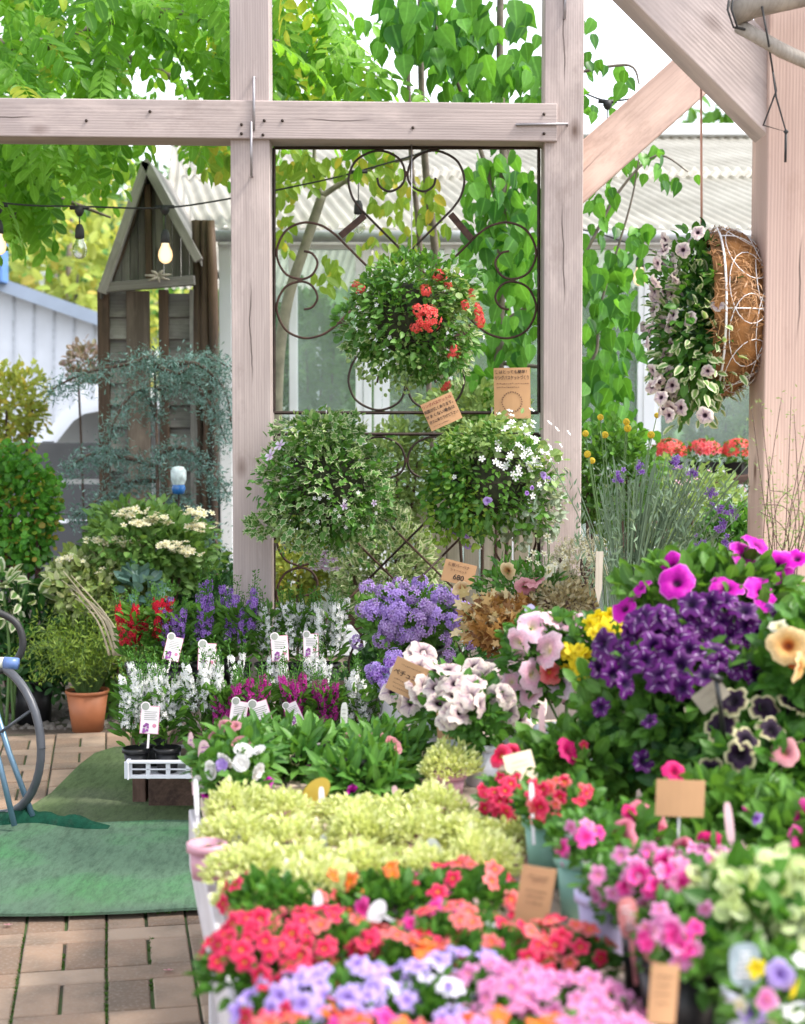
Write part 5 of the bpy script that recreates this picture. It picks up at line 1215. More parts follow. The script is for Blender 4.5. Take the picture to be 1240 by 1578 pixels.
A('coral-red salvia at the left end of the rear row', 212, 5.84, .455, P_CORAL, 7, top=.25, name='potted_salvia'); A('coral-red salvia second in the rear row', 248, 5.84, .455, P_CORAL, 6, top=.29, name='potted_salvia'); A('violet angelonia beside the red salvia', 270, 5.82, .455, Vi, 6, top=.25, sw=.03)
A('tall violet angelonia in the middle of the rear row', 312, 5.84, .455, Vi, 7, top=.29, sw=.03); A('violet angelonia in front of the left pergola post', 368, 5.84, .455, Vi, 7, top=.27, sw=.05); A('white angelonia just right of the left pergola post', 412, 5.84, .455, Wt, 6, top=.24, sw=.03)
A('white angelonia in the rear row, below the ivy ball', 462, 5.84, .455, Wt, 11, top=.25, sw=.06); A('white angelonia at the right end of the rear row', 505, 5.84, .455, Wt, 11, top=.25, sw=.06); A('green budded angelonia behind the violet one', 340, 5.93, .455, Vi, 4, top=.33)

# little blue and clear lantern standing in the bed
c = P(275, 762, 7.9); ln = empty('garden_lantern', 'small clear and blue glass lantern on a stem in front of the shed', 'lantern', (c.x, c.y, 0))
mb = MB(); mb.tube([(c.x, c.y, 0), (c.x, c.y, c.z)], .005, 6); part('stem', mb, IRON, ln)
mb = MB(); mb.lathe([(.001, 0), (.030, .005), (.036, .03), (.030, .05)], 16, tuple(c)); part('base', mb, plain('blue_glass', (.03, .15, .45), .15), ln)
mb = MB(); mb.lathe([(.030, .05), (.040, .075), (.040, .12), (.028, .14), (.001, .145)], 16, tuple(c)); part('glass_jar', mb, plain('pale_frosted_glass', (.60, .70, .74), .1, 0, .35, 40), ln)
# ---------------------------------------------------------------- display tables
TZ = .60
TOPM = woodmat('tan_table_boards', (.42, .32, .26), (.58, .46, .38), knots=False)
TABW = woodmat('whitewashed_table_timber', (.50, .47, .50), (.62, .59, .62), crack=False)
def table(label, corner, wid, length, name='display_table', top=TZ, apron=.13, cols=9):
    c = Vector((corner.x, corner.y, 0)); root = empty(name, label, 'table', tuple(c)); T3 = .025
    for k in range(cols):
        a = c + bx_*(wid*(k+.5)/cols); p0 = a + Vector((0, 0, top-T3/2)); p1 = p0 - ax*length
        z = (p1-p0).normalized(); y_ = Vector((0, 0, 1)); x_ = y_.cross(z); M = Matrix((x_, y_, z)).transposed().to_4x4(); M.translation = (p0+p1)/2
        mb = MB(); mb.box((0, 0, 0), (wid/cols-.004, T3, length)); o = inst('top_board', mb.mesh('top_board', TOPM, False), root, Matrix.Translation(-c) @ M); b = o.modifiers.new('bevel', 'BEVEL'); b.width = .003
    def bar(nm, p0, p1, w_, h_):
        z = (p1-p0).normalized(); y_ = Vector((0, 0, 1)) if abs(z.z) < .9 else ax; x_ = y_.cross(z); M = Matrix((x_, y_, z)).transposed().to_4x4(); M.translation = (p0+p1)/2
        mb = MB(); mb.box((0, 0, 0), (w_, h_, (p1-p0).length)); o = inst(nm, mb.mesh(nm, TABW, False), root, Matrix.Translation(-c) @ M); b = o.modifiers.new('bevel', 'BEVEL'); b.width = .003
    za = top-T3-apron/2-.002
    bar('apron', c - bx_*.012 + Vector((0, 0, za)), c - bx_*.012 - ax*length + Vector((0, 0, za)), .024, apron); bar('apron', c + bx_*(wid+.012) + Vector((0, 0, za)), c + bx_*(wid+.012) - ax*length + Vector((0, 0, za)), .024, apron)
    for s_ in (.02, wid-.05):
        for q in (.03, length*.5, length-.05):
            p = c + bx_*(s_+.025) - ax*q; bar('leg', p, p + Vector((0, 0, top-T3-.002)), .055, .055)
    return root
tc = G(289, 1229, TZ) + bx_*.026; table('near display table with whitewashed apron and tan boards, crowded with small pots', tc, 1.75, 2.3)
tc2 = tc + ax*.012 + bx_*.10 + ax*1.35; tc2 = Vector((P(345, 1000, 4.32).x, 4.32, 0)) + bx_*.0
table('second display table behind the first, holding petunias and verbenas', tc2 + bx_*.0, 1.75, .68, top=.585)
tc3 = Vector((P(590, 1000, 5.6).x, 5.6, 0)); table('third display table at the foot of the trellis for verbena and heuchera pots', tc3, 1.5, .72, top=.57, cols=7)

# ---------------------------------------------------------------- flower colours
PC_RED = petalmat('rose_red_petal', [(0, (.75, .55, .10)), (.22, (.58, .02, .08)), (.6, (.84, .07, .20)), (1, (.88, .20, .34))], var=.4, star=(.66, .02, .14), starw=(.0, .5), starr=(.15, .6))
PC_SAL = petalmat('salmon_petal', [(0, (.80, .55, .10)), (.25, (.80, .16, .14)), (1, (.92, .42, .42))], var=.4, star=(.80, .14, .18), starw=(.0, .45), starr=(.15, .65))
PC_ORG = petalmat('orange_petal', [(0, (.7, .5, .05)), (.3, (.85, .30, .05)), (1, (.90, .34, .17))], var=.3)
PC_PINK = petalmat('soft_pink_petal', [(0, (.80, .72, .15)), (.2, (.75, .22, .50)), (1, (.88, .54, .75))], var=.35, star=(.78, .34, .60), starw=(.0, .4), starr=(.15, .6))
PC_HOT = petalmat('hot_pink_petal', [(0, (.5, .03, .2)), (.3, (.80, .06, .38)), (1, (.88, .22, .56))], var=.25)
PC_LAV = petalmat('blue_lavender_petal', [(0, (.16, .05, .30)), (.28, (.45, .33, .72)), (1, (.68, .58, .88))], var=.2)
PC_RING = petalmat('white_ringed_lavender_petal', [(0, (.16, .05, .30)), (.3, (.45, .35, .75)), (.6, (.82, .80, .90)), (1, (.86, .84, .93))])
PP_MAG = petalmat('vivid_magenta_petal', [(0, (.03, .005, .03)), (.16, (.20, .0, .18)), (.32, (.62, .01, .50)), (.9, (.80, .05, .66)), (1, (.90, .35, .80))], var=.25)
PP_DARK = petalmat('deep_purple_petal', [(0, (.02, .0, .04)), (.3, (.09, .01, .15)), (1, (.24, .035, .29))], star=(.82, .72, .88), starw=(.0, .07), starr=(.46, .80), var=.35, trans=.25)
PP_PINK = petalmat('blush_pink_petal', [(0, (.80, .75, .35)), (.2, (.88, .72, .66)), (.5, (.90, .58, .70)), (1, (.93, .76, .84))], var=.12)
PP_PEACH = petalmat('peach_petal', [(0, (.25, .05, .02)), (.2, (.60, .22, .06)), (.42, (.90, .60, .28)), (1, (.93, .78, .52))], var=.12)
PP_BLK = petalmat('black_and_cream_petal', [(0, (.02, .004, .02)), (.6, (.07, .02, .09)), (.74, (.12, .05, .12)), (.88, (.74, .70, .45)), (1, (.84, .82, .60))], var=.3)
PP_MAR = petalmat('rose_petal_with_maroon_star', [(0, (.05, .0, .01)), (.25, (.35, .01, .07)), (1, (.88, .42, .52))], star=(.50, .02, .14), starw=(.02, .55), starr=(.1, .72))
PP_MUT = petalmat('dusty_rose_petal', [(0, (.45, .30, .12)), (.3, (.62, .28, .34)), (1, (.80, .50, .52))], var=.3)
PP_CRM = petalmat('buff_petal', [(0, (.10, .04, .03)), (.25, (.45, .28, .12)), (1, (.84, .72, .50))], var=.2)
PP_DPINK = petalmat('crimson_pink_petal', [(0, (.25, .0, .08)), (.3, (.62, .01, .20)), (1, (.80, .06, .34))], var=.2)
P_HEADL = petalmat('mauve_verbena_petal', [(0, (.40, .2, .5)), (.4, (.52, .38, .68)), (1, (.68, .56, .80))], var=.45)
PINKPOT = plain('dusty_pink_pot', (.52, .27, .34), .5, 0, .06); GREENPOT = plain('sage_green_pot', (.20, .40, .33), .5, 0, .07); LILPOT = plain('lilac_pot', (.45, .40, .62), .5, 0, .07); WHITEPOT = plain('white_pot', (.66, .67, .75), .45, 0, .05); GREYPOT = plain('grey_clay_pot', (.38, .34, .32), .8, 0, .15)
MAUVEPOT = plain('mauve_pot', (.48, .33, .42), .5, 0, .06)

# ---------------------------------------------------------------- plants in pots
def scat(n_, cu, cv, ru, rv, kinds, r0, r1, down=False):
    o_ = []
    for _ in range(n_):
        a = random.random()*6.28; q = random.random()**.5; o_.append((cu+ru*q*math.cos(a), cv+rv*q*math.sin(a), *random.choice(kinds), random.uniform(r0, r1)))
    return o_
def plant(name, label, u, d, z0, pot, fol, blooms=(), group=None, depth=.10, potname='pot', face=(0, -1, .40), jit=.55, cat='potted plant', extra_soil=True):
    x = P(u, 1000, d).x; root = empty(name, label, cat, (x, d, z0), 0, group)
    if pot:
        a_, b_ = pot_mesh(*pot); inst(potname, a_, root); inst('soil', b_, root)
    cs = []
    st = MB(); z1 = z0 + (pot[3]-.02 if pot else 0)
    for (mat, tp, n_, size, fu, fv, ru, rv) in fol:
        s_ = S(d); c = P(fu, fv, d); mb = MB(); clump(mb, c, (ru/s_, depth if depth else ru/s_, rv/s_), n_, tp, size, out=.7, upb=.3, shell=.25, jit=.6); part('foliage', mb, mat, root); cs.append((c, ru/s_, rv/s_))
        for k in range(7):
            a = random.random()*6.28; e = c + Vector((math.cos(a)*ru/s_*.7, math.sin(a)*depth*.6, random.uniform(-.3, .6)*rv/s_)); st.tube(catmull([Vector((x, d, z1)), (Vector((x, d, z1))+e)/2+Vector((0, 0, .015)), e], 3), .0018, 4, cap=False)
    part('stem', st, STEMM, root)
    for (uu, vv, kind, mat, rpx) in blooms:
        best = None
        q0 = P(uu, vv, d)
        for c, a, b in cs:
            e2 = ((q0.x-c.x)/a)**2 + ((q0.z-c.z)/b)**2
            if best is None or e2 < best: best = e2; bc = (c, a, b)
        dep = depth*math.sqrt(max(.03, 1.05-min(1., best))) + .012
        q = P(uu, vv, d-dep); c, a, b = bc
        nn = Vector(face) + Vector(((q0.x-c.x)/a*.5, 0, (q0.z-c.z)/b*.35)) + Vector((random.gauss(0, jit), random.gauss(0, jit*.5), random.gauss(0, jit)))
        inst('flower_head' if 'head' in kind else 'bloom', bloom_mesh(kind, mat), root, Matrix.Translation(-Vector(root.location)) @ aim(q, nn, random.random()*6.28, rpx/S(d-dep)))
    return root
PR = 'potted_petunia'; PCB = 'potted_calibrachoa'
# golden foliage, three rows of pots
GOLD = []
for k in range(3):
    mb = MB(); n_ = 1150; d_ = rand_dirs(n_); d_[:, 2] = np.abs(d_[:, 2])*.95; q = (.5 + .5*rs.rand(n_)**.6)*(1+.18*np.sin(3*np.arctan2(d_[:, 1], d_[:, 0])+k*2))
    p = d_*np.array([.074, .074, .068])*q[:, None] + np.array([0, 0, .044]); mb.put(LEAF, p, d_*.8+rand_dirs(n_)*.5+np.array([0, 0, .4]), rand_dirs(n_, 1)+np.array([0, 0, .6]), .010+.008*rs.rand(n_)); GOLD.append(mb.mesh('foliage', LLIME))
n_gold = 0
for r_i, (v0, us) in enumerate(((1290, (366, 430, 545, 612, 668)), (1335, (368, 446, 555, 640, 722, 790)), (1385, (388, 470, 560, 650, 738)), (1222, (690,)), (1432, (402, 485)))):
    for u in us:
        nth = ('first', 'second', 'third', 'fourth', 'fifth', 'sixth')[us.index(u)]; rown = ('second row from the back', 'middle row', 'fourth row', 'rearmost spot', 'front, nearest the camera')[r_i]
        g = G(u, v0, TZ); root = empty('potted_golden_creeper', 'lime creeping plant, %s from left in the %s' % (nth, rown), 'potted plant', tuple(g), random.random()*6, 'lime-yellow creeping plants on the near table')
        a_, b_ = pot_mesh(PINKPOT, .040, .034, .052); inst('pot', a_, root); inst('soil', b_, root); o = inst('foliage', random.choice(GOLD), root); o.scale = (random.uniform(.88, 1.1), random.uniform(.88, 1.1), random.uniform(.72, 1.05)); n_gold += 1
# one pot standing clear at the left edge
g = G(319, 1352, TZ); potplain('empty_pot', 'bare dusty pink pot showing at the left edge of the near table', 'pot', g, PINKPOT, .034, .028, .066)
# generic calibrachoa pots
CF = []
for k in range(4):
    mb = MB(); n_ = 420; d_ = rand_dirs(n_); d_[:, 2] = np.abs(d_[:, 2]); q = .35 + .65*rs.rand(n_)**.6
    p = d_*np.array([.088, .088, .050])*q[:, None] + np.array([0, 0, .045]); mb.put(LEAF, p, d_*.8+rand_dirs(n_)*.5+np.array([0, 0, .3]), rand_dirs(n_, 1)+np.array([0, 0, .4]), .019+.013*rs.rand(n_)); CF.append(mb.mesh('foliage', LFRESH))
def calib(label, u, d, mats, nb, kind='small', r_=.0172, pm=BLACKPL, sc=1.0, z0=TZ, hh=.085, low=.0):
    x = P(u, 1000, d).x; root = empty(PCB, label, 'potted plant', (x, d, z0), 0, 'small-flowered pots at the front of the near table')
    a_, b_ = pot_mesh(pm, .042, .034, .055); inst('pot', a_, root); inst('soil', b_, root); sc = random.uniform(.86, 1.16); o = inst('foliage', random.choice(CF), root); o.scale = (sc*.97, sc*.97, sc*.88); o.rotation_euler = (random.gauss(0, .1), random.gauss(0, .1), random.random()*6)
    for k in range(int(nb*1.3)):
        an = random.random()*6.28; el = math.asin(random.uniform(.05+low, 1)); dv = Vector((math.cos(an)*math.cos(el), math.sin(an)*math.cos(el), math.sin(el)))
        p = Vector((dv.x*.094*sc, dv.y*.094*sc, dv.z*.058*sc + .049)); nn = dv + Vector((random.gauss(0, .35), -.45+random.gauss(0, .35), .35+random.gauss(0, .25)))
        inst('bloom', bloom_mesh(kind, random.choice(mats)), root, aim(p, nn, random.random()*6, r_*random.uniform(.72, 1.15)))
for (lb, u, d, mats, nb) in (
 ('mostly green calibrachoa with a few red flowers at the table left edge', 430, 2.66, [PC_RED, PC_SAL], 7), ('mostly green calibrachoa behind the slim white labels', 500, 2.68, [PC_RED, PC_ORG], 5), ('green calibrachoa with two magenta blooms, front of the lime foliage', 605, 2.66, [PC_HOT, PC_ORG], 9),
 ('red and salmon calibrachoa left of the leaning kraft card', 715, 2.68, [PC_RED, PC_SAL], 22), ('orange-salmon calibrachoa right of the leaning kraft card', 868, 2.40, [PC_SAL, PC_RED], 16),
 ('rose-red calibrachoa spilling over the table left edge', 412, 2.38, [PC_RED], 40), ('bright rose-red calibrachoa, second from the table edge', 480, 2.40, [PC_RED, PC_RED, PC_SAL], 44), ('orange-eyed calibrachoa with mixed salmon flowers mid row', 610, 2.38, [PC_ORG, PC_SAL, PC_RED, PC_RED], 22),
 ('hot pink and salmon calibrachoa in the middle of the front', 700, 2.42, [PC_HOT, PC_SAL, PC_RED], 26), ('salmon calibrachoa below the leaning kraft card', 775, 2.36, [PC_SAL, PC_RED], 26),  ('lavender calibrachoa at the left front over the table edge', 460, 2.16, [PC_LAV, PC_LAV, PC_RED], 34), ('lavender-blue calibrachoa in the centre of the front', 540, 2.17, [PC_LAV], 44), ('white-ringed lavender calibrachoa beside the plain lavender one', 650, 2.17, [PC_RING, PC_LAV], 36),
 ('lavender-blue calibrachoa with large dark-eyed blooms', 720, 2.24, [PC_LAV], 22), ('soft pink calibrachoa, upper left of the pink group', 780, 2.18, [PC_PINK], 46), ('soft pink calibrachoa, upper right of the pink group', 885, 2.14, [PC_PINK, PC_PINK, PC_CREAMY] if False else [PC_PINK], 34),
 ('coral and orange calibrachoa at the bottom left corner', 478, 1.99, [PC_SAL, PC_ORG, PC_RED], 40), ('hot pink and orange calibrachoa at the bottom', 575, 1.99, [PC_HOT, PC_ORG, PC_SAL], 44), ('soft pink calibrachoa at the bottom centre', 710, 1.98, [PC_PINK, PC_HOT], 44),
 ('orange calibrachoa glimpsed between the pink ones at the bottom', 800, 2.02, [PC_ORG, PC_PINK], 36), ('soft pink calibrachoa left of the front kraft card', 925, 1.98, [PC_PINK], 44), ('hot pink calibrachoa at the very bottom left', 620, 1.84, [PC_HOT, PC_ORG], 40), ('soft pink calibrachoa at the very bottom, centre', 790, 1.84, [PC_PINK], 44), ('coral calibrachoa at the very bottom left edge', 515, 1.84, [PC_SAL, PC_ORG], 40)):
    calib(lb, u, d*.955, mats, nb)
# tall pots along the right of the table
def gz(v0, z=TZ): return G(620, v0, z).y
SG = (GREENPOT, .045, .034, .125)
plant(PCB, 'red calibrachoa in the rearmost sage green pot', 812, gz(1312), TZ, SG, [(LFRESH, LEAF, 420, .026, 800, 1235, 62, 36)], scat(26, 795, 1228, 62, 34, [('small', PC_RED)], 9, 13), 'red flowered pots in sage green pots')
plant(PCB, 'red calibrachoa in the middle sage green pot', 846, gz(1362), TZ, SG, [(LFRESH, LEAF, 420, .026, 868, 1245, 68, 38)], scat(22, 860, 1236, 66, 34, [('small', PC_RED), ('small', PC_SAL)], 9, 15) + [(832, 1245, 'small', PC_RED, 18), (780, 1250, 'small', PC_RED, 16)], 'red flowered pots in sage green pots')
plant(PCB, 'hot pink calibrachoa in the nearest sage green pot', 899, gz(1418), TZ, (GREENPOT, .045, .034, .115), [(LFRESH, LEAF, 300, .026, 900, 1295, 50, 32)], [(902, 1290, 'small', PC_HOT, 19), (866, 1305, 'small', PC_HOT, 16), (880, 1275, 'small', PC_PINK, 13), (905, 1270, 'small', PC_PINK, 13), (875, 1325, 'small', PC_PINK, 14), (925, 1282, 'small', PC_HOT, 12)], 'red flowered pots in sage green pots')
plant(PR, 'leafy green petunia with a crimson-pink bloom behind the red calibrachoas', 880, 3.15, TZ, (LILPOT, .05, .04, .10), [(LMID, LEAF, 700, .045, 890, 1180, 88, 52)], [(877, 1157, 'pet', PP_DPINK, 22), (900, 1148, 'small', PC_RED, 8), (770, 1164, 'pet', PC_RED, 20), (790, 1160, 'pet', PC_RED, 15), (935, 1225, 'small', PC_RED, 12), (958, 1232, 'small', PC_RED, 10)])
plant(PR, 'rose petunia with maroon stars left of the square kraft card', 975, 2.72, TZ, (MAUVEPOT, .048, .036, .12), [(LFRESH, LEAF, 520, .045, 975, 1315, 78, 48)], [(997, 1265, 'pet', PP_MAR, 38), (950, 1293, 'pet', PP_MAR, 36), (970, 1250, 'pet', PP_DPINK, 14)])
plant(PR, 'mauve and wine petunia below the square kraft card', 1065, 2.62, TZ, (MAUVEPOT, .048, .036, .10), [(LMID, LEAF, 420, .045, 1075, 1345, 60, 36)], [(1050, 1312, 'pet', PP_MAR, 26), (1092, 1305, 'pet', PP_DPINK, 26), (1068, 1325, 'pet', PC_HOT, 20), (1082, 1328, 'pet', PC_PINK, 20)])
plant(PCB, 'pale pink calibrachoa in a lilac pot by the wooden gap', 935, gz(1478), TZ, (LILPOT, .045, .034, .11), [(LFRESH, LEAF, 300, .024, 955, 1372, 52, 34)], scat(20, 955, 1360, 52, 34, [('small', PC_PINK)], 12, 17))
plant(PCB, 'pink calibrachoa in a black pot with a fruit-coloured picture label', 1015, 2.28, TZ, (BLACKPL, .055, .045, .12), [(LFRESH, LEAF, 420, .024, 1010, 1362, 80, 46)], scat(34, 1000, 1350, 80, 46, [('small', PC_PINK), ('small', PC_PINK), ('small', PC_HOT)], 13, 18))
plant(PCB, 'dense pink calibrachoa behind the pale lettuce-green plant', 1120, 2.55, TZ, (BLACKPL, .055, .045, .10), [(LMID, LEAF, 420, .024, 1110, 1345, 90, 34)], scat(44, 1105, 1335, 92, 30, [('small', PC_PINK)], 11, 15))
plant(PCB, 'cream-eyed pink calibrachoa beside the dark pots', 1050, 2.1, TZ, (BLACKPL, .055, .045, .12), [(LFRESH, LEAF, 360, .026, 1050, 1455, 66, 52)], scat(22, 1050, 1440, 60, 50, [('small', PC_PINK), ('small', PC_PINK), ('small', PC_HOT)], 13, 17) + [(1042, 1430, 'small', PC_PINK, 22), (1075, 1505, 'small', PC_HOT, 20), (960, 1540, 'small', PC_PINK, 20), (990, 1560, 'small', PC_PINK, 20)])
plant('potted_hydrangea', 'pale lettuce-green mop-headed plant at the right front', 1160, 2.15, TZ, (BLACKPL, .06, .05, .13), [(LFRESH, LEAF, 260, .05, 1160, 1430, 95, 72), (leafmat('pale_bract', (.40, .52, .20), (.70, .76, .48), trans=.4), ROUND, 520, .024, 1165, 1395, 100, 66)], [])
plant('potted_pansy', 'yellow, violet and white pansies in the bottom right corner', 1195, 1.98, TZ, (WHITEPOT, .06, .05, .12), [(LMID, LEAF, 360, .03, 1195, 1530, 80, 55)], [(1202, 1502, 'pet', PC_LAV, 24), (1165, 1492, 'small', P_YEL, 16), (1225, 1525, 'small', P_YEL, 18), (1180, 1540, 'pet', PC_PINK, 20), (1222, 1560, 'small', P_WHITE, 18), (1160, 1560, 'pet', PC_LAV, 22), (1140, 1550, 'small', P_CREAM, 16), (1195, 1570, 'small', P_CREAM, 18), (1235, 1480, 'small', P_WHITE, 15)])
plant(PR, 'crimson-pink petunia cut by the right edge of the picture', 1240, 2.7, TZ, (LILPOT, .055, .045, .12), [(LMID, LEAF, 560, .05, 1195, 1290, 70, 58)], [(1240, 1262, 'pet', PC_HOT, 34), (1238, 1300, 'pet', PC_HOT, 30), (1155, 1252, 'small', PC_HOT, 14), (1165, 1262, 'small', P_VIOL, 12)])
plant(PR, 'leafy petunia with large green leaves behind the pink calibrachoa', 1130, 2.78, TZ, (LILPOT, .055, .045, .12), [(LMID, LEAF, 700, .052, 1110, 1270, 100, 55)], [(1040, 1190, 'pet', PP_DPINK, 20)])
# big purple star petunia
plant(PR, 'big deep purple petunia with white stars in a lilac pot', 1095, 3.15, TZ, (LILPOT, .075, .055, .15), [(LMID, LEAF, 1500, .042, 1060, 1085, 155, 105), (LDARK, LEAF, 700, .04, 1060, 1140, 130, 90)],
      scat(26, 1000, 1000, 88, 62, [('star', PP_DARK)], 20, 27) + scat(26, 1130, 975, 108, 52, [('star', PP_DARK)], 18, 25) + [(935, 1000, 'star', PP_DARK, 22), (945, 1040, 'star', PP_DARK, 22), (925, 1030, 'star', PP_DARK, 20), (1085, 1040, 'star', PP_DARK, 22), (1140, 1030, 'star', PP_DARK, 22), (1050, 1060, 'star', PP_DARK, 22), (1205, 1005, 'star', PP_DARK, 22), (1018, 1045, 'star', PP_DARK, 27), (968, 1025, 'star', PP_DARK, 28), (1168, 1042, 'star', PP_DARK, 26), (1105, 1005, 'star', PP_DARK, 28), (1065, 930, 'star', PP_DARK, 24), (992, 1173, 'star', PP_DARK, 20), (1000, 1110, 'star', PP_DARK, 14), (925, 1090, 'star', PP_DARK, 16), (1195, 1050, 'star', PP_DARK, 26), (1225, 1050, 'star', PP_DARK, 24)], depth=.16)
plant(PR, 'tall vivid magenta petunia above the purple ones', 1130, 3.45, TZ, (WHITEPOT, .08, .06, .16), [(LMID, LEAF, 1300, .045, 1100, 935, 130, 75)],
      [(1043, 897, 'pet', PP_MAG, 30), (1036, 872, 'pet', PP_MAG, 24), (1175, 915, 'pet', PP_MAG, 30), (1200, 873, 'pet', PP_MAG, 28), (1148, 858, 'pet', PP_MAG, 30), (1168, 840, 'pet', PP_MAG, 26), (962, 937, 'pet', PP_MAG, 24), (988, 905, 'pet', PP_MAG, 18), (1120, 905, 'pet', PP_MAG, 27), (1228, 860, 'pet', PP_MAG, 22), (1232, 935, 'star', PP_DARK, 24), (1210, 945, 'star', PP_DARK, 22)], depth=.14)
plant(PR, 'peach petunia with rusty throat at the right edge', 1235, 3.0, TZ, (WHITEPOT, .07, .055, .15), [(LFRESH, LEAF, 500, .045, 1235, 1030, 55, 90)], [(1214, 994, 'pet', PP_PEACH, 33), (1232, 1030, 'pet', PP_PEACH, 26), (1200, 966, 'pet', P_CREAM, 16)], depth=.12)
plant(PR, 'near-black petunia with cream petal edges at the right', 1175, 2.95, TZ, (LILPOT, .06, .045, .14), [(LFRESH, LEAF, 760, .042, 1165, 1170, 85, 62)],
      [(1130, 1080, 'star', PP_BLK, 26), (1110, 1120, 'star', PP_BLK, 28), (1095, 1190, 'star', PP_BLK, 26), (1178, 1092, 'star', PP_BLK, 26), (1220, 1085, 'star', PP_BLK, 26), (1150, 1140, 'star', PP_BLK, 24), (1140, 1165, 'star', PP_BLK, 26), (1210, 1160, 'pet', PP_MUT, 24), (1190, 1125, 'star', PP_BLK, 26), (1235, 1130, 'star', PP_BLK, 24)], depth=.12)
# pink petunia and yellow calibrachoa in white pots
plant(PR, 'blush pink petunia spilling from a white pot', 872, 3.72, TZ-.015, (WHITEPOT, .075, .06, .13), [(LFRESH, LEAF, 800, .034, 840, 1010, 66, 64)],
      [(820, 965, 'pet', PP_PINK, 26), (880, 958, 'pet', PP_PINK, 25), (842, 1002, 'pet', PP_PINK, 31), (797, 992, 'pet', PP_PINK, 25), (822, 1040, 'pet', PP_PINK, 27), (848, 1036, 'pet', PC_SAL, 20), (885, 1072, 'pet', PP_PINK, 25), (818, 1066, 'pet', PP_PINK, 24), (862, 1055, 'pet', P_LILACW, 24), (788, 1050, 'pet', PP_PINK, 18), (892, 975, 'pet', PP_PINK, 22), (850, 955, 'pet', PP_PINK, 18)])
plant(PCB, 'yellow calibrachoa between the blush pink and purple petunias', 925, 3.66, TZ-.015, (WHITEPOT, .065, .05, .12), [(LFRESH, LEAF, 600, .028, 915, 1005, 50, 52)], scat(24, 935, 965, 30, 18, [('small', P_YEL)], 11, 16) + scat(14, 886, 1015, 20, 38, [('small', P_YEL)], 11, 15) + [(940, 1005, 'small', P_YEL, 13), (925, 1045, 'small', P_YEL, 12)])
# beige petunias
bpots = [(742, 3.62, 'nearest white pot of the beige petunia row'), (708, 3.85, 'second white pot of beige petunias from the front'), (676, 4.05, 'third white pot of beige petunias, left of the small kraft label'), (652, 4.3, 'beige petunia in the pot farthest back, behind the kraft card'), (790, 3.95, 'beige petunia to the right, below the blush pink one')]
for i, (u, d, lb) in enumerate(bpots):
    du = (-10, 0, -6, 0, -10)[i]; vv = (1085, 1062, 1060, 1050, 1068)[i]
    plant(PR, lb, u, d, TZ-.015, (WHITEPOT, .045, .034, .115), [(LGREYG if False else LFRESH, LEAF, 300, .034, u+du, vv+20, 44, 50)], scat(15, u+du, vv, 52, 46, [('pet', P_BEIGE)], 18, 24), 'beige petunias in white pots')
# green petunias and double white flowers behind the lime foliage
GP = leafmat('bright_petunia_leaf', (.04, .15, .022), (.13, .30, .05), trans=.35)
for i, (u, d, ru, rv, vv, lb, bl) in enumerate((
 (358, 3.62, 46, 36, 1160, 'green petunia with dusty rose buds at the left corner of the table', [(345, 1118, 'pet', PP_MUT, 12), (372, 1150, 'double', PP_MUT, 17), (330, 1135, 'pet', PP_MUT, 10), (362, 1118, 'pet', PP_MUT, 12)]),
 (400, 3.85, 60, 30, 1152, 'green leafy petunia beneath the pair of angelonia labels', [(388, 1128, 'pet', PP_MUT, 10)]),
 (475, 3.8, 66, 36, 1156, 'green leafy petunia in the centre behind the yellow oval tag', [(480, 1190, 'pet', PP_MAG, 14), (500, 1180, 'pet', PP_MAG, 14), (455, 1170, 'star', PP_BLK, 10), (540, 1138, 'pet', PP_MUT, 12)]),
 (590, 3.8, 62, 44, 1164, 'green petunia with a single round dusty rose bloom', [(602, 1152, 'double', PP_MUT, 19), (548, 1142, 'pet', PP_MUT, 15), (580, 1138, 'pet', PP_MUT, 13), (562, 1170, 'star', PP_BLK, 12), (622, 1190, 'small', P_CREAM, 8), (655, 1165, 'star', PP_BLK, 9)]),
 (555, 3.55, 60, 36, 1190, 'green petunia with bright magenta blooms behind the lime foliage', [(543, 1222, 'pet', PP_MAG, 14), (505, 1222, 'pet', PP_MAG, 11), (515, 1180, 'small', PC_ORG, 9)]))):
    plant(PR, lb, u, d, TZ if d < 3.7 else TZ-.015, (BLACKPL, .05, .04, .085), [(GP, LANCE, 520, .062, u, vv+12, ru, rv)], bl, depth=.10)
PD = petalmat('pure_white_double_petal', [(0, (.85, .85, .78)), (1, (.94, .94, .94))], var=.05)
plant('potted_double_petunia', 'double white flowers with a mauve one at the table left corner', 352, 3.45, TZ, (BLACKPL, .05, .04, .08), [(GP, LEAF, 420, .034, 360, 1192, 52, 34)],
      [(312, 1207, 'double', PD, 17), (328, 1186, 'double', PD, 17), (350, 1168, 'double', PD, 17), (374, 1160, 'double', PD, 17), (394, 1187, 'double', PD, 16), (372, 1176, 'double', PD, 15), (342, 1180, 'double', P_LAV, 12), (400, 1158, 'double', PD, 12), (411, 1208, 'pet', PP_MAG, 12), (318, 1224, 'pet', PP_MAG, 9)], depth=.07)
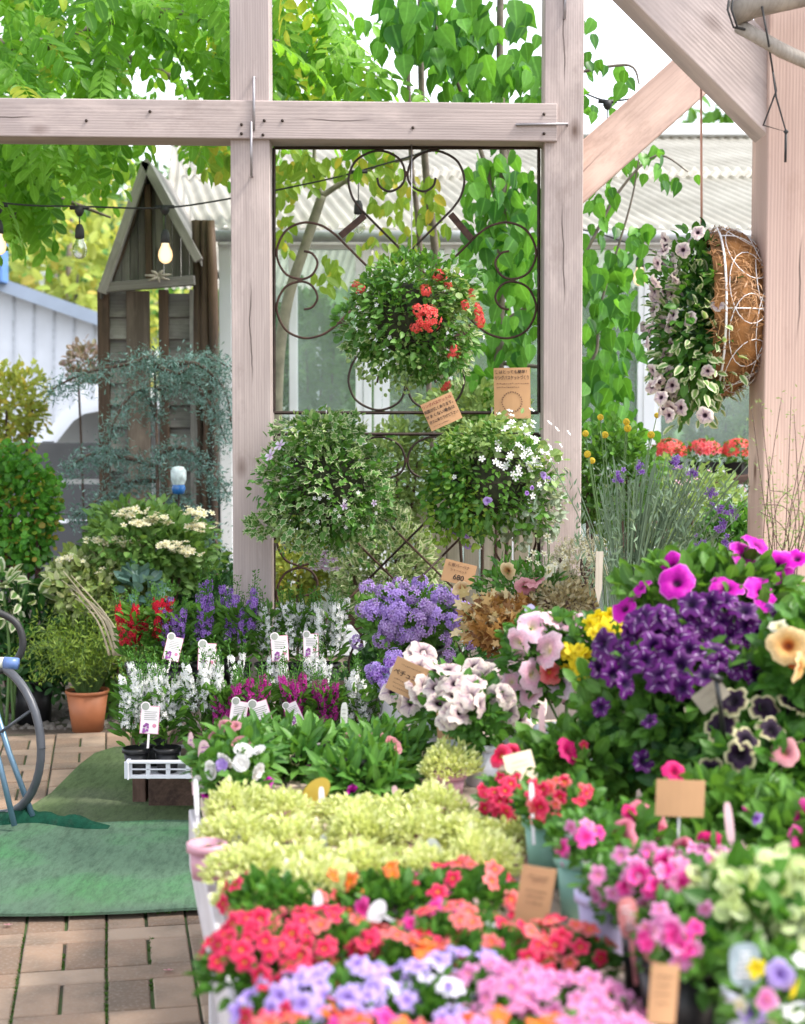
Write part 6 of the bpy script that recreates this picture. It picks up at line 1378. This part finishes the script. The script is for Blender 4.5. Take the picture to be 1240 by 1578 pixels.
# verbenas, heuchera and others at the foot of the trellis
plant('potted_verbena', 'large mauve verbena mass under the lattice', 640, 5.25, .57, (BLACKPL, .10, .08, .12), [(LMID, LEAF, 1300, .03, 632, 955, 84, 54)], scat(32, 640, 940, 74, 42, [('head', P_HEADL), ('head', P_LAV)], 13, 19) + [(567, 905, 'head', P_HEADL, 15), (560, 940, 'head', P_HEADL, 15), (602, 968, 'head', P_HEADL, 20), (590, 985, 'head', P_HEADL, 18), (690, 1010, 'head', P_HEADL, 14), (685, 985, 'head', P_HEADL, 15), (725, 990, 'head', P_HEADL, 14), (550, 990, 'head', P_HEADL, 13)], depth=.13)
plant('potted_verbena', 'violet verbena in a pale blue pot below the kraft petunia card', 606, 4.85, .585, (plain('pale_blue_pot', (.45, .50, .72), .45, 0, .15, 30), .062, .048, .11), [(LMID, LEAF, 300, .026, 600, 1050, 34, 34)], scat(12, 600, 1040, 28, 36, [('head', P_VIOL), ('head', P_LAV)], 12, 17), depth=.06)
plant('potted_heuchera', 'bronze and amber leaved heuchera in a grey pot', 790, 4.85, .57, (GREYPOT, .085, .07, .13), [(LBRONZE, IVY, 620, .034, 778, 962, 66, 40), (leafmat('pale_amber_leaf', (.45, .34, .18), (.68, .56, .34)), IVY, 70, .034, 760, 945, 66, 34)], [], depth=.14)
plant(PR, 'buff and yellow petunias with thin stems above the heuchera', 800, 5.0, .57, (BLACKPL, .07, .055, .12), [(LFRESH, LANCE, 600, .04, 810, 910, 72, 45)], [(712, 905, 'pet', PP_CRM, 16), (772, 925, 'pet', PP_CRM, 17), (822, 895, 'pet', PP_MUT, 17), (845, 880, 'pet', P_CREAM, 16), (872, 875, 'pet', P_CREAM, 15), (850, 915, 'pet', PP_CRM, 16), (893, 905, 'pet', PP_CRM, 17), (810, 905, 'pet', PP_MUT, 17), (782, 880, 'pet', PP_CRM, 14), (880, 920, 'pet', PP_CRM, 14)], depth=.12)
def stalks(name, label, u, d, z0, tops, mat, balls=None, pot=None, cat='potted plant', r_=.0016, ballname='flower'):
    x = P(u, 1000, d).x; root = empty(name, label, cat, (x, d, z0)); 
    if pot: a_, b_ = pot_mesh(*pot); inst('pot', a_, root); inst('soil', b_, root); z0 += pot[3]-.02
    mb = MB()
    for (uu, vv) in tops:
        dd = d + random.gauss(0, .05); e = P(uu, vv, dd); b = Vector((x + (e.x-x)*.15, d, z0)); mb.tube(catmull([b, b*.45 + e*.55 + Vector(((e.x-x)*-.12, 0, .02)), e], 3), r_, 4, cap=False)
        if balls:
            me, s2 = balls; inst(ballname, me, root, Matrix.Translation(-Vector(root.location)) @ aim(e, (random.gauss(0, .3), -.8, .8), 0, s2*random.uniform(.8, 1.1)))
    part('stem', mb, mat, root); return root
GST = plain('grey_green_stem', (.17, .25, .15), .8, 0, .3)
lv = stalks('potted_lavender', 'grey-green lavender with many fine upright stalks in a grey pot', 965, 4.75, .57, [(random.gauss(1010, 55), random.uniform(700, 830)) for _ in range(170)], GST, pot=(GREYPOT, .10, .085, .17))
mb = MB()
for _ in range(170):
    e = P(random.gauss(1005, 55), random.uniform(735, 900), 4.75+random.gauss(0, .07)); k = 9; pp = np.array([tuple(e)]*k) + rs.normal(size=(k, 3))*np.array([.006, .006, .03]); mb.put(NEED, pp, np.tile([0, 0, 1], (k, 1))+rs.normal(size=(k, 3))*.5, rand_dirs(k), .030)
part('foliage', mb, leafmat('lavender_leaf', (.10, .18, .09), (.26, .36, .24), trans=.2), lv)
for (uu, vv) in [(1107, 785), (1112, 812), (1118, 838), (1040, 712), (1068, 728), (985, 722), (1130, 790), (1095, 760), (1150, 870), (1080, 840), (955, 735)]:
    mb = MB(); e = P(uu, vv, 4.7); n_ = 16; mb.put(FIVE, np.array([tuple(e)]*n_)+rs.normal(size=(n_, 3))*np.array([.008, .008, .010]), rand_dirs(n_, 1), rand_dirs(n_), .009)
    part('flower', mb, P_VIOL, lv)
bush('helichrysum', 'silvery curry plant with small pale flowers beside the wooden stake', 'potted plant', 890, 868, 5.0, 48, 42, 900, NEED, .022, leafmat('silver_leaf', (.28, .28, .20), (.50, .48, .36), c3=(.72, .70, .62)), base=(P(895, 900, 5.0).x, 5.0, .57), extra=[('flower', FIVE, .010, 120, P_CREAM, None)])
bush('grey_sedum', 'grey-brown fine leaved plant at the base of the right trellis post', 'potted plant', 868, 930, 4.85, 50, 32, 900, LEAF, .018, leafmat('brown_grey_leaf', (.22, .19, .10), (.46, .40, .26)), base=(P(868, 950, 4.85).x, 4.85, .57))
stalks('potted_daisy', 'small cream daisies on thin stems before the right trellis post', 850, 4.95, .57, [(862, 856), (843, 826), (822, 852), (846, 835), (838, 853), (828, 868), (845, 875), (868, 880), (815, 862), (855, 870), (838, 882), (872, 850)], STEMM, (bloom_mesh('five', P_CREAM), .013), (BLACKPL, .06, .045, .1), ballname='bloom')
CRAS = MB(); CRAS.lathe([(.001, -1)] + [(math.sin(math.pi*i/8), -math.cos(math.pi*i/8)) for i in range(1, 8)] + [(.001, 1)], 12); CRM = CRAS.mesh('flower_ball', plain('yellow_button_flower', (.72, .50, .02), .8, 0, .4, 2, 1.0))
stalks('craspedia', 'yellow button flowers on tall bare stalks right of the trellis post', 945, 5.0, .57, [(925, 643), (965, 650), (967, 660), (1003, 670), (932, 670), (902, 668), (905, 700), (1012, 640), (912, 710)], STEMM, (CRM, .0115), (BLACKPL, .06, .045, .1), ballname='flower_ball')
bush('pink_flower_shrub', 'pale green shrub with small pink flowers behind the lavender', 'shrub', 1030, 790, 6.9, 130, 75, 2800, LEAF, .032, LPALE, extra=[('flower', FIVE, .016, 60, petalmat('pale_pink_petal', [(0, (.7, .4, .5)), (1, (.85, .65, .75))]), None)])
bush('leafy_shrub', 'mid-green shrub at the foot of the dogwood right of the trellis post', 'shrub', 945, 740, 6.6, 70, 85, 1800, LEAF, .036, LMID)
bush('leafy_shrub', 'light green shrub low down behind the right near post', 'shrub', 1130, 850, 6.2, 70, 75, 1600, LEAF, .036, LFRESH)
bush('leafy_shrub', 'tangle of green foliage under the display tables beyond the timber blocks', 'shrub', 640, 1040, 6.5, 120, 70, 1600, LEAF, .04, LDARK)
bn = empty('potting_bench', 'low bench inside the greenhouse carrying trays of red flowers', 'bench', tuple(P(1090, 1000, 9.0).xy) + (0,)); mb = MB(); a, b = P(960, 730, 9.0), P(1260, 730, 9.0)
timber('bench_top', (a.x, 9.0, a.z-.03), (b.x, 9.0, a.z-.03), .05, .4, LOGM, bn)
for x in (a.x+.1, b.x-.1): timber('leg', (x, 9.0, 0), (x, 9.0, a.z-.06), .06, .3, LOGM, bn)
for i, u in enumerate((1030, 1085, 1138)):
    x = P(u, 700, 8.95).x; root = empty('flower_tray', ('black tray of red flowers seen below the hanging basket', 'black tray of orange-red flowers in the middle of the greenhouse bench', 'black tray of red flowers nearest the right near post')[i], 'tray', (x, 8.95, a.z), 0, 'red flower trays on the bench')
    mb = MB(); mb.lathe([(.001, 0), (.075, 0), (.09, .07), (.08, .07), (.001, .06)], 4, (0, 0, 0)); inst('tray', mb.mesh('tray', BLACKPL, False), root)
    mb = MB(); clump(mb, (0, 0, .12), (.10, .10, .07), 160, LEAF, .03); inst('foliage', mb.mesh('foliage', LMID), root)
    mb = MB(); k = 60; d_ = rand_dirs(k); d_[:, 2] = np.abs(d_[:, 2]); mb.put(FIVE, d_*np.array([.10, .10, .08])+np.array([0, 0, .12]), d_, rand_dirs(k), .024); inst('flower', mb.mesh('flower', PC_SAL if i == 1 else P_RED), root)
tw = empty('twiggy_shrub', 'bare fine-twigged shrub with tiny leaves against the right near post', 'shrub', (P(1215, 1000, 4.3).x, 4.3, .0)); wd = MB(); lf = MB()
for k in range(20):
    u0 = random.uniform(1175, 1260); pts = catmull([(P(1215, 950, 4.3).x, 4.3, .02), P(1205+random.uniform(-20, 20), 950, 4.3), P(u0, random.uniform(780, 850), 4.28+random.gauss(0, .03)), P(u0+random.uniform(-45, 35), random.uniform(600, 790), 4.3)], 6); limb(wd, pts, .0022, .0009, 4)
    for p in pts[10:]:
        k2 = 4; q = np.array([tuple(p)]*k2)+rs.normal(size=(k2, 3))*.012; lf.put(NEED, q, rand_dirs(k2), rand_dirs(k2), .014)
part('stem', wd, TWIG, tw); part('foliage', lf, LPALE, tw)
mb = MB(); a = P(924, 850, 4.6); b = P(922, 916, 4.6); mb.faces([(a.x-.011, 4.6, a.z), (a.x+.011, 4.6, a.z), (b.x+.010, 4.6, b.z+.015), (b.x, 4.6, b.z-.03), (b.x-.010, 4.6, b.z+.015)] + [(a.x-.011, 4.606, a.z), (a.x+.011, 4.606, a.z), (b.x+.010, 4.606, b.z+.015), (b.x, 4.606, b.z-.03), (b.x-.010, 4.606, b.z+.015)], [(0, 4, 3, 2, 1), (5, 6, 7, 8, 9), (0, 1, 6, 5), (1, 2, 7, 6), (2, 3, 8, 7), (3, 4, 9, 8), (4, 0, 5, 9)])
solo('wooden_stake', mb, PALEBOARD, 'small pointed pale wooden stake stuck in the lavender pot', 'stake', smooth=False)

# ---------------------------------------------------------------- remaining cards and tags
CLEARST = plain('clear_plastic_stake', (.55, .55, .55), .3); BST = plain('black_stake', (.015, .015, .015), .4)
card('small kraft label among the beige petunias', 687, 1117, 3.72, 28, 46, 2, [], strokes=((0, .3, .6), (0, .15, .6), (0, -.05, .5), (0, -.3, .3)))
card('glossy cream card catching the light above the red calibrachoas', 802, 1183, 3.05, 46, 48, 14, [], mat=plain('glossy_cream_card', (.72, .60, .42), .15, 0, .05), tilt=-.35, strokes=((0, .2, .5), (0, .05, .6)))
card('blank-backed square kraft card with a faint crest, right foreground', 1048, 1230, 2.62, 76, 58, -2, [], strokes=(), stake=(0, .10, CLEARST))
card('upright kraft card leaning left among the lime foliage and red flowers', 824, 1382, 2.42, 54, 96, -9, [], strokes=((0, .34, .6), (.05, .28, .5), (0, .1, .55), (0, 0, .5), (0, -.1, .5)))
card('narrow kraft card at the bottom of the picture in front of the dark pots', 1022, 1532, 1.86, 44, 96, -4, [], strokes=((0, .3, .6), (0, .15, .5), (0, 0, .6), (0, -.15, .4)))
card('dark-backed printed card tilted on a black stake under the purple petunias', 1095, 1072, 2.88, 52, 34, 38, [], mat=plain('grey_beige_print', (.25, .22, .17), .6), strokes=((0, .2, .6), (0, -.2, .4)))
mb = MB(); mb.tube([P(1103, 1045, 2.86), P(1110, 1090, 2.87), P(1118, 1170, 2.9)], .005, 7); mb.tube([P(1094, 1041, 2.86), P(1112, 1048, 2.86)], .007, 6); solo('label_stake', mb, BST, 'black plastic stake holding the tilted printed card', 'stake')
def tagpiece(label, u, v0, v1, d, wpx, rot, mat, oval=False, group='slim plastic plant tags', yaw=0.0, printm=None):
    s_ = S(d); h_ = (v1-v0)/s_; w_ = wpx/s_; n_ = 22; V = []
    for z_ in (0, .0012):
        for i in range(n_):
            a = 2*math.pi*i/n_; cx_, cy_ = math.cos(a), math.sin(a); p_ = 2.0 if oval else 3.2
            V.append((w_/2*math.copysign(abs(cx_)**(2/p_), cx_), h_/2 + h_/2*math.copysign(abs(cy_)**(2/p_), cy_), z_))
    mb = MB(); mb.faces(V, [tuple(range(n_, 2*n_)), tuple(range(n_))[::-1]] + [(i, (i+1) % n_, n_+(i+1) % n_, n_+i) for i in range(n_)])
    mb.box((0, -.03, .0006), (.006, .07, .0012))
    if printm:
        for k in range(5): mb.box((random.uniform(-.1, .1)*w_, h_*(.25+.13*k), .0016), (w_*random.uniform(.3, .6), h_*.035, .0004), m=1)
    o = inst('plant_tag', mb.mesh('plant_tag', [mat, printm or mat], False)); o.location = P(u, v1, d)
    o.rotation_euler = (Euler((R(84), 0, yaw)).to_matrix() @ Matrix.Rotation(R(rot), 3, 'Z')).to_euler(); return tag(o, label, 'plant tag', group)
OCH = plain('ochre_tag', (.45, .31, .04), .4, 0, .1); PNK = plain('pale_pink_tag', (.66, .44, .47), .45, 0, .1); TW = plain('white_tag', (.78, .78, .82), .4, 0, .05); GT = plain('translucent_grey_tag', (.50, .53, .50), .3, 0, .2, 30)
tagpiece('ochre yellow oval tag tilted among the lime foliage', 468, 1186, 1240, 3.25, 34, -44, OCH, True); tagpiece('pale pink rounded tag farthest left, beside the tray', 296, 1128, 1182, 3.60, 15, 10, PNK, True, yaw=R(-40), printm=LPRINT); tagpiece('pale pink rounded tag just right of its twin by the tray', 318, 1140, 1190, 3.52, 24, 10, PNK, True, yaw=R(-25), printm=LPRINT)
for (u, v0, v1, d, w_, rot, mt, lb) in ((491, 1372, 1402, 2.45, 15, 4, TW, 'upper of two small white tags above the rose-red calibrachoa'), (504, 1395, 1432, 2.40, 13, -2, TW, 'lower of two small white tags above the rose-red calibrachoa'), (592, 1385, 1412, 2.45, 42, 62, TW, 'white tag lying slanted before the lime foliage'), (357, 1278, 1305, 2.95, 30, 0, GT, 'grey printed tag in the left of the lime foliage'), (500, 1285, 1330, 2.9, 16, 3, GT, 'tall grey printed tag in the middle of the lime foliage'), (520, 1310, 1350, 2.88, 8, 6, TW, 'thin pale tag beside the tall grey one'), (672, 1290, 1340, 2.85, 28, 10, GT, 'grey and white tag at the right of the lime foliage'), (545, 1320, 1350, 2.85, 9, 0, GT, 'narrow grey tag near the front of the lime foliage'),
        (304, 1200, 1260, 3.3, 8, 3, TW, 'slim white tag at the very left of the lime foliage'), (496, 1212, 1250, 3.22, 9, 2, TW, 'slim white tag beside the ochre oval one'), (613, 1210, 1240, 3.3, 10, 12, PNK, 'small mauve tag behind the lime foliage'), (837, 1085, 1165, 3.4, 10, 2, PNK, 'slim pink tag standing before the white petunia pot'), (812, 930, 990, 3.9, 26, -6, LILPOT, 'pointed lilac tag behind the blush pink petunia'), (820, 1205, 1245, 2.75, 8, 2, TW, 'slim white tag in the middle sage green pot'), (877, 1258, 1295, 2.6, 13, 4, TW, 'white tag above the nearest sage green pot'), (908, 1310, 1345, 2.55, 13, 14, TW, 'white tag inside the nearest sage green pot'),
        (776, 1408, 1450, 2.3, 32, 55, TW, 'white oval tag at the foot of the leaning kraft card'), (748, 1380, 1415, 2.4, 8, 30, PNK, 'thin pink tag left of the leaning kraft card'), (1127, 1235, 1300, 2.55, 13, 6, PNK, 'slim pink tag among the leaves right of the square card'), (529, 1082, 1130, 4.2, 11, -2, GT, 'narrow grey tag at the back of the green petunias')):
    tagpiece(lb, u, v0, v1, d, w_, rot, mt, printm=LGREYD if mt is GT else None, oval=(w_ > 13))
PICL = plain('fruit_picture_print', (.62, .22, .22), .35, 0, .8, 30)
for (u, v0, v1, d, rot, lb) in ((972, 1382, 1446, 2.15, 6, 'red and cream picture label in the dark pot, left of two'), (1008, 1420, 1482, 2.05, 8, 'red and cream picture label in the dark pot, right of two')): tagpiece(lb, u, v0, v1, d, 32, rot, PICL, printm=LWHITE)
tagpiece('blue and white printed tag below the lettuce-green plant', 1150, 1452, 1520, 1.92, 50, 3, plain('blue_white_print', (.30, .38, .42), .4, 0, .5, 40), printm=LWHITE)
